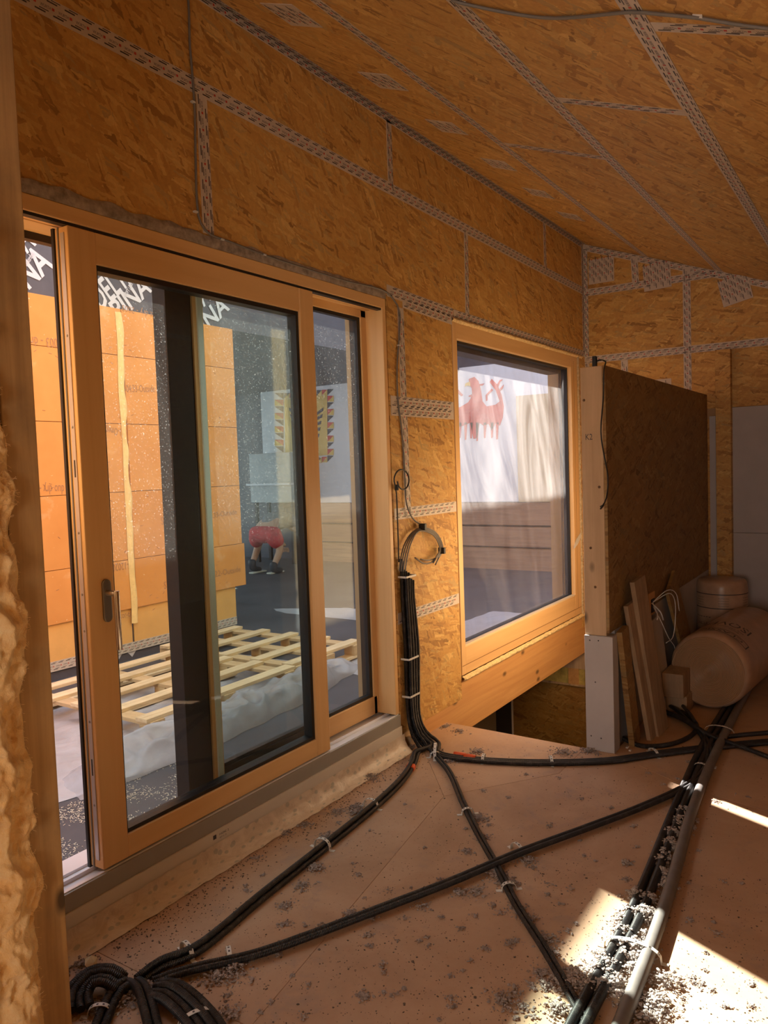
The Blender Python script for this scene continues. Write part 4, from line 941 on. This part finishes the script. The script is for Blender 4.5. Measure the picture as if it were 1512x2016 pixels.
# ================================================================== TERRACE AND NEIGHBOURING WALLS
dk = build('ground_deck', MB().box(-3,.19,-.20,14,12,0), FELT, kind='structure', origin=(0,0,0))
OY = 3.0
fw_ = root('wall_opposite', (3,OY,0), 'structure')
build('membrane_band', MB().box(-2,OY+.03,0,5.30,5.0,3.78), MEMB, fw_)
build('roof_band', MB().box(5.30,OY+.03,2.83,10.06,8.2,3.78), MEMB, fw_)
Zs = [.42, .82, 1.37, 1.915, 2.46, 2.832]
for i in range(5):
    xs = [-2, 1.9, 4.14, 5.43-.06*(i % 2) if i else 5.43]; xs[3] = 5.43 if i == 0 else 5.40
    for j in range(3):
        wv_ = .004
        build('fibre_board', MB().box(xs[j]+wv_, OY, Zs[i]+.002, xs[j+1]-wv_, OY+.06, Zs[i+1]-.002), FIBRE, fw_, bev=.002)
for a, b in ((-2,4.10),(4.12,5.30)): build('plinth_board', MB().box(a, OY+.02, .13, b, OY+.05, .425), FIBREL, fw_, bev=.002)
mb = MB(); mb.grid(lambda u, v: (4.10+.06*u*(1+.8*noise.noise(Vector((v*9, 2, 1))))-.02+.015*noise.noise(Vector((v*6, 0, 3))), OY-.003-.02*math.sin(math.pi*u), .30+2.5*v), 6, 150)
build('foam_seam', mb, plain('seam_foam', (.92,.62,.26), .85, 0, .1, 20, .5), fw_)
tape(fw_, (2.0,OY+.018,.115), (5.30,OY+.018,.10), .075, ny)
ink = MB()
def btxt(t, p0, p1, h, up=1, y=OY):
    a = hit(*p0, 1, y); b = hit(*p1, 1, y); u = b-a; u[1] = 0; vv = np.array([-u[2], 0, u[0]]); vv = vv/np.linalg.norm(vv)*h*up; a[1] = y
    put_text(ink, t, a, u, vv, (0,-.002,0))
btxt('STEICO', (323,1160), (362,1152), .065); btxt('STEICO', (318,1033), (356,1025), .065)
btxt('-04:22-Outside', (405,1140), (474,1125), .055); btxt('-04:33-Outside', (404,1022), (466,1012), .05); btxt('-04:33-Outside', (246,772), (305,772), .06)
btxt('O duo dry - 20', (140,955), (60,955), .07); btxt('protect dry - 2003', (330,622), (240,600), .05); btxt('2003 - dry', (120,667), (52,662), .07)
btxt('031-Omega', (248,845), (205,840), .06); btxt('0-120208', (258,1105), (215,1112), .06); btxt('cor-tsa', (236,1218), (262,1212), .05)
build('board_lettering', ink, BOARDINK, fw_)
ink = MB()
def mtxt(t, p0, p1, h):
    y = OY+.03; a = hit(*p0, 1, y); b = hit(*p1, 1, y); u = b-a; u[1] = 0; vv = np.array([-u[2], 0, u[0]]); vv = vv/np.linalg.norm(vv)*h; mtxt.k += 1; put_text(ink, t, a, u, vv, (0,-.002-.0012*mtxt.k,0), .022)
mtxt.k = 0
mtxt('DELTA', (200,611), (270,545), .19); mtxt('ALPINA', (196,668), (299,572), .16); mtxt('DELTA', (400,628), (438,590), .17) if False else None
mtxt('ALPINA', (-20,640), (106,523), .19); mtxt('DELTA', (-10,560), (70,480), .22); mtxt('DELTA', (350,655), (415,588), .20); mtxt('ALPINA', (352,710), (451,608), .16)
mtxt('- LOFT | Nordostseite', (246,588), (270,540), .03); mtxt('2011 Nordost', (44,535), (68,500), .035)
build('membrane_lettering', ink, WHITEINK, fw_)
ink = MB()
for cx_, s_ in ((3.02,.13),(4.02,.13),(4.95,.1)):
    for sgn in (-1, 1): ink.poly([(cx_+sgn*.01-.0, OY+.028, .085), (cx_+sgn*.13, OY+.028, .085), (cx_+sgn*.07, OY+.028, .02)][::-1], (0,-.0015,0))
build('membrane_triangles', ink, WHITEINK, fw_)
# staples in the fibre boards
sb = MB(); random.seed(5)
for i in range(90):
    x = random.uniform(2.6, 5.35); z = random.choice(Zs[:5])+random.choice((-.05,.06,.07,.25))+random.uniform(-.02,.02); a = random.uniform(-.8,.8); sb.ob((x,OY-.001,z), (.012*math.cos(a),0,.012*math.sin(a)), (0,.001,0), (-.002*math.sin(a),0,.002*math.cos(a)))
build('staples', sb, BOARDINK, fw_, kind='stuff')

# far end: dark membrane wall and white rendered wall with painted emblems
X2 = 10.0
fe = root('wall_far', (X2,3,0), 'structure')
build('membrane_wall', MB().box(X2+.06,-1.5,0,X2+.3,11,5.2), MEMB, fe)
def W2(x, y, d=0): return tuple(hit(x, y, 0, X2-d))
a = hit(512,760,0,X2); b = hit(1085,714,0,X2)
yl, zt = a[1], (a[2]+b[2])/2
build('white_panel', MB().box(X2,-1.2,.95,X2+.05,yl,zt), WHITEW, fe, bev=.003)
build('timber_plinth', MB().box(X2-.02,-1.2,0,X2+.05,yl-.6,.30).box(X2-.05,-1.2,.33,X2+.05,yl-.6,.60).box(X2-.03,-1.2,.63,X2+.05,yl-.6,.94), wood('plinth_plank', (.22,.13,.09), (.36,.22,.14), 1, .7, .8, .2), fe)
build('timber_board', MB().box(X2-.04,*[hit(1118,775,0,X2)[1], .95], X2, hit(1018,780,0,X2)[1], hit(1018,780,0,X2)[2]), wood('standing_board', (.40,.29,.17), (.52,.40,.25), 2, .7, .6, .1), fe)
GOLD = plain('emblem_gold', (.62,.42,.12), .8, 0, .1, 9); ERED = plain('emblem_red', (.52,.075,.06), .8, 0, .2, 6); EBLK = plain('emblem_black', (.07,.06,.075), .8)
mr, mg, mk_ = MB(), MB(), MB()
def E(mb, pts, d): mb.poly([W2(x, y, d) for x, y in pts][::-1], (-.003,0,0))
# gold square with a black bird and a border of coloured flags
gx0, gx1, gy0, gy1 = 560, 644, 780, 898
E(mg, [(gx0,gy0+6),(gx1,gy0-2),(gx1+1,gy1-2),(gx0+2,gy1+4)], .004)
ys = np.linspace(gy0-14, gy1+12, 12)
for side in (0, 1):
    for i in range(11):
        x0, x1 = ((541, 558), (645, 657))[side]; y0, y1 = ys[i], ys[i+1]-1.2; dy = 8 if side == 0 else 0
        tri = [(x0,y0+dy),(x1,y0+dy),(x0,y1+dy)] if side == 1 else [(x0,y0+dy),(x1,y0+dy),(x1,y1+dy)]
        oth = [(x1,y0+dy),(x1,y1+dy),(x0,y1+dy)] if side == 1 else [(x0,y0+dy),(x1,y1+dy),(x0,y1+dy)]
        E(mr if i % 2 else mk_, tri, .004); E(mg, oth, .004) if i % 2 else None
for row in (0, 1):
    for i in range(8):
        x0 = 560+i*10.6; x1 = x0+10; y0, y1 = ((768, 779), (900, 911))[row]; sl__ = -(x0-560)*.09+6
        E((mk_, mr)[i % 2], [(x0,y0+sl__),(x1,y0+sl__),(x0,y1+sl__)], .004); E(mg, [(x1,y0+sl__),(x1,y1+sl__),(x0,y1+sl__)], .004)
cxe, cye = 603, 838
E(mk_, [(cxe-5,cye-30),(cxe+5,cye-34),(cxe+8,cye-24),(cxe+4,cye-15),(cxe+8,cye+20),(cxe,cye+38),(cxe-8,cye+20),(cxe-5,cye-15),(cxe-10,cye-24)], .008)
for sg in (-1, 1):
    for k in range(6):
        x0, y0 = cxe+sg*5, cye-14+k*7; x1, y1 = cxe+sg*(34-k*2), cye-36+k*13; E(mk_, [(x0,y0),(x1,y1),(x1-sg*1,y1+7),(x0,y0+5)][::sg], .008)
    E(mk_, [(cxe+sg*2,cye+26),(cxe+sg*20,cye+40),(cxe+sg*14,cye+46),(cxe+sg*1,cye+34)][::sg], .008)
# red bird
E(mr, [(923,746),(934,742),(942,750),(947,768),(950,790),(958,800),(975,797),(984,790),(976,768),(964,752),(968,746),(979,757),(988,778),(992,800),(990,822),(984,838),(976,832),(968,848),(962,834),(952,838),(944,832),(940,862),(932,864),(926,832),(912,838),(900,842),(880,842),(880,800),(905,802),(922,792),(930,778),(929,764),(924,758)], .004)
for x in (903,914,925,937,952,966,976): E(mr, [(x,832),(x+6,832),(x+4,862+(x % 7)),(x+1,862+(x % 7))], .004)
for pts in ([(880,752),(898,762),(912,778),(908,780),(894,768),(880,760)], [(968,765),(956,778),(957,790),(960,788),(960,779),(971,768)], [(978,758),(984,748),(990,747),(985,752),(981,762)], [(984,765),(992,757),(990,765),(985,770)], [(944,756),(954,755),(950,759),(944,760)], [(929,776),(922,780),(928,782)]): E(mr, pts, .004)
E(mg, [(925,751),(916,755),(915,762),(918,759),(926,760)], .009)
for m_, nme, mt in ((mg,'emblem_gold_fields',GOLD),(mr,'emblem_red_fields',ERED),(mk_,'emblem_black_fields',EBLK)): build(nme, m_, mt, fe)
E2 = MB(); E2.poly([W2(x, y, .004) for x, y in ((895,1016),(916,1018),(915,1030),(895,1031))][::-1], (-.003,0,0)); build('emblem_gold_fields', E2, GOLD, fe)

# pallets
def pallet(x0, y0, x1, y1, ys, lab, z0=0.03):
    r_ = root('wooden_pallet', ((x0+x1)/2,(y0+y1)/2,z0)); tag(r_, lab, 'pallet', 'pallets on the terrace')
    for x in (x0+.0, (x0+x1)/2-.05, x1-.10): build('bearer', MB().box(x,y0,z0+.078,x+.10,y1,z0+.100), PALY, r_, bev=.002)
    for x in (x0+.0, (x0+x1)/2-.05, x1-.10):
        for y in (y0, (y0+y1)/2-.05, y1-.1): build('block', MB().box(x,y,z0+.02,x+.1,y+.1,z0+.078), PALY, r_, bev=.002)
    for y in ys: build('slat', MB().box(x0-.02,y,z0+.10,x1+.02,y+.095,z0+.122), PALX, r_, bev=.002)
    for y in (y0, (y0+y1)/2-.05, y1-.1): build('bottom_slat', MB().box(x0,y,z0,x1,y+.1,z0+.02), PALX, r_, bev=.002)
    return r_
pallet(2.80,1.26,4.04,2.45,(1.27,1.56,1.86,2.13,2.38),'weathered wooden pallet outside the door, left one behind the crumpled film')
pallet(4.10,1.30,4.90,2.70,(1.32,1.62,1.95,2.26,2.58),'pale wooden pallet outside the door, right one behind the mullion')
# films
random.seed(2)
def film(x0, x1, fy0, fy1, h, sd, mat, lab, nu=110, nv=40, z0=.004):
    def fn(u, v):
        x = x0+(x1-x0)*u; ya, yb = fy0(u), fy1(u); y = ya+(yb-ya)*v; p = Vector((x*2.6, y*5.0, sd)); e = math.sin(math.pi*min(1, max(0, v)))**.6*min(1, u*8, (1-u)*8)
        rg = 1-abs(noise.noise(p))*2.2; rg2 = 1-abs(noise.noise(p*2.7))*2
        return (x+.03*noise.noise(p*2), y+.03*noise.noise(p*2+Vector((9,0,0))), z0+max(0, e*h*(.45+.4*rg+.22*rg2)))
    o = build('plastic_film', MB().grid(fn, nu, nv, True), mat); return tag(o, lab, 'plastic sheet')
film(2.15,4.75,lambda u: .98-.30*u+.42*u*u*1.2,lambda u: 1.30+.04*u,.16,1.0,FILM,'crumpled clear plastic film heaped in front of the pallets',150,50)
film(1.6,2.95,lambda u: 1.15-.25*u,lambda u: 2.35-.2*u,.05,5.0,FILMW,'white plastic sheet lying flat under the left end of the pallets',60,60)
film(2.7,4.6,lambda u: 1.3,lambda u: 2.4,.02,8.0,FILMW,'pale plastic sheet on the terrace below the pallet slats',60,40,.006)
film(4.0,4.6,lambda u: .60+.05*u,lambda u: .95,.012,3.0,FILMW,'thin white sheet corner lying beyond the sliding sash',20,12) if False else None
film(4.5,7.1,lambda u: .30,lambda u: 1.5-.3*u,.03,6.0,FILMW,'grey white sheet spread on the terrace below the large window',70,24)
film(6.15,6.65,lambda u: 2.2+.2*u,lambda u: 3.45-1.0*abs(u-.3),.012,7.0,FILMW,'narrow white strip of sheet on the felt beyond the pallets',30,8)
# sawdust chips
mb = MB()
for i in range(9000):
    px, py = random.uniform(100, 420), random.uniform(1500, 1745); p = fl(px, py, .0)
    if p[1] < .37 or p[1] > 1.0: continue
    if noise.noise(Vector((p[0]*5, p[1]*5, 1))) < random.uniform(-.4, .3): continue
    a = random.random()*6.28; L_ = random.uniform(.0015, .0055); mb.ob((p[0],p[1],.002), (L_*math.cos(a),L_*math.sin(a),random.uniform(-.002,.002)), (-.0013*math.sin(a),.0013*math.cos(a),0), (0,0,.0005))
tag(build('sawdust_chips', mb, CHIP, origin=(0,0,0)), 'pale sawdust chips scattered on the dark felt outside the door', 'sawdust', kind='stuff')

# person working outside
def skin(name, chain, radii, edges, mat, parent):
    og = np.array(LOC[parent.name]) if parent is not None else None
    me = bpy.data.meshes.new(name); me.from_pydata([tuple(np.array(p)-og) for p in chain], edges, []); o = bpy.data.objects.new(name, me); COL.objects.link(o); o.parent = parent; LOC[o.name] = LOC[parent.name]
    me.materials.append(mat); m = o.modifiers.new('skin', 'SKIN'); m.use_smooth_shade = True
    for i, r_ in enumerate(radii):
        rr = r_ if isinstance(r_, tuple) else (r_, r_); me.skin_vertices[0].data[i].radius = rr; me.skin_vertices[0].data[i].use_root = (i == 0)
    s_ = o.modifiers.new('sub', 'SUBSURF'); s_.levels = 2; s_.render_levels = 2; return o
SKINM = plain('skin', (.50,.28,.18), .6); RED = plain('red_cloth', (.50,.02,.03), .85, 0, .25, 14, .4); GREYC = plain('grey_shirt', (.16,.16,.18), .9, 0, .2, 12, .3)
BOOT = plain('dark_boot', (.035,.035,.045), .6); BOOTW = plain('white_trim', (.6,.58,.5), .6)
PXc, PYc = 8.55, 5.55
pr_ = root('person', (PXc,PYc,0)); tag(pr_, 'person in red shorts, grey shirt and work boots bending forward on the terrace', 'person')
P_ = lambda dx, dy, z: (PXc+dx, PYc+dy*1.25, z*.82)
ch = [P_(0,0,.80),P_(.22,.02,.92),P_(.48,.04,.90),P_(.60,.05,.83),P_(.72,.05,.76),P_(.80,.05,.70),
      P_(0,-.11,.72),P_(.06,-.19,.43),P_(-.06,-.14,.10),P_(.03,-.15,.05),
      P_(0,.12,.72),P_(.14,.22,.45),P_(-.12,.14,.16),P_(-.04,.14,.06),
      P_(.50,-.16,.86),P_(.56,-.22,.60),P_(.66,-.12,.38),P_(.50,.22,.86),P_(.58,.28,.60),P_(.68,.16,.38)]
ed = [(0,1),(1,2),(2,3),(3,4),(4,5),(0,6),(6,7),(7,8),(8,9),(0,10),(10,11),(11,12),(12,13),(2,14),(14,15),(15,16),(2,17),(17,18),(18,19)]
rd = [.13,.13,.14,.055,.085,.075,.10,.06,.042,.035,.10,.06,.042,.035,.05,.042,.03,.05,.042,.03]
skin('body', ch, rd, ed, SKINM, pr_)
skin('shirt', [P_(.02,0,.83),P_(.22,.02,.93),P_(.46,.04,.91),P_(.50,-.17,.86),P_(.55,-.21,.70),P_(.50,.23,.86),P_(.57,.27,.70)], [.15,.155,.155,.075,.065,.075,.065], [(0,1),(1,2),(2,3),(3,4),(2,5),(5,6)], GREYC, pr_)
skin('shorts', [P_(0,0,.80),P_(.0,-.12,.68),P_(.045,-.20,.44),P_(.0,.13,.68),P_(.10,.24,.46)], [(.17,.17),.135,.115,.135,.115], [(0,1),(1,2),(0,3),(3,4)], RED, pr_)
for sy, x_, z_ in ((-.15,-.06,.06),(.14,-.12,.10)):
    skin('boot', [P_(x_,sy,z_+.16),P_(x_,sy,z_+.0),P_(x_+.10,sy,.045),P_(x_+.19,sy,.04)], [.062,.06,.052,.045], [(0,1),(1,2),(2,3)], BOOT, pr_)
    build('boot_sole', MB().box(PXc+x_-.07,PYc+sy-.045,0,PXc+x_+.23,PYc+sy+.045,.022), BOOTW, pr_, bev=.008)
skin('hair', [P_(.72,.05,.80),P_(.78,.05,.76)], [.09,.08], [(0,1)], plain('dark_hair', (.05,.03,.02), .9), pr_)
for s_ in (-1, 1):
    base = (.67, -.12 if s_ < 0 else .16)
    for k in range(5): build('finger', MB().tube(smooth_path([P_(base[0]+.0,base[1]+.018*(k-2),.36),P_(base[0]+.02,base[1]+.020*(k-2),.31),P_(base[0]+.01,base[1]+.020*(k-2),.28-.005*abs(k-2))], .01), .008, 6), SKINM, pr_)
# pale crate and cabinet behind the person
ca, cb_ = hit(490,990,0,9.4), hit(566,890,0,9.4); y0c, y1c, z0c, z1c = cb_[1], ca[1], ca[2], cb_[2]
cb = root('tool_cabinet', (9.6,(y0c+y1c)/2,0)); tag(cb, 'pale grey cabinet standing against the dark wall behind the bending person', 'cabinet')
build('body', MB().box(9.45,y0c,z0c,9.9,y1c,z1c), plain('cabinet_grey', (.34,.36,.38), .6), cb, bev=.01); build('shelf', MB().box(9.38,y0c-.03,z0c+.28,9.9,y1c+.03,z0c+.31), WHITEW, cb)
[build('leg', MB().box(x,y,0,x+.05,y+.05,z0c), DARKM, cb) for x in (9.5,9.8) for y in (y0c+.03,y1c-.08)]
tb = root('work_table', (6.9,2.6,0))
bpy.data.objects.remove(tb)
# ------------------------------------------------------------------ tidy up names
bpy.context.view_layer.update()
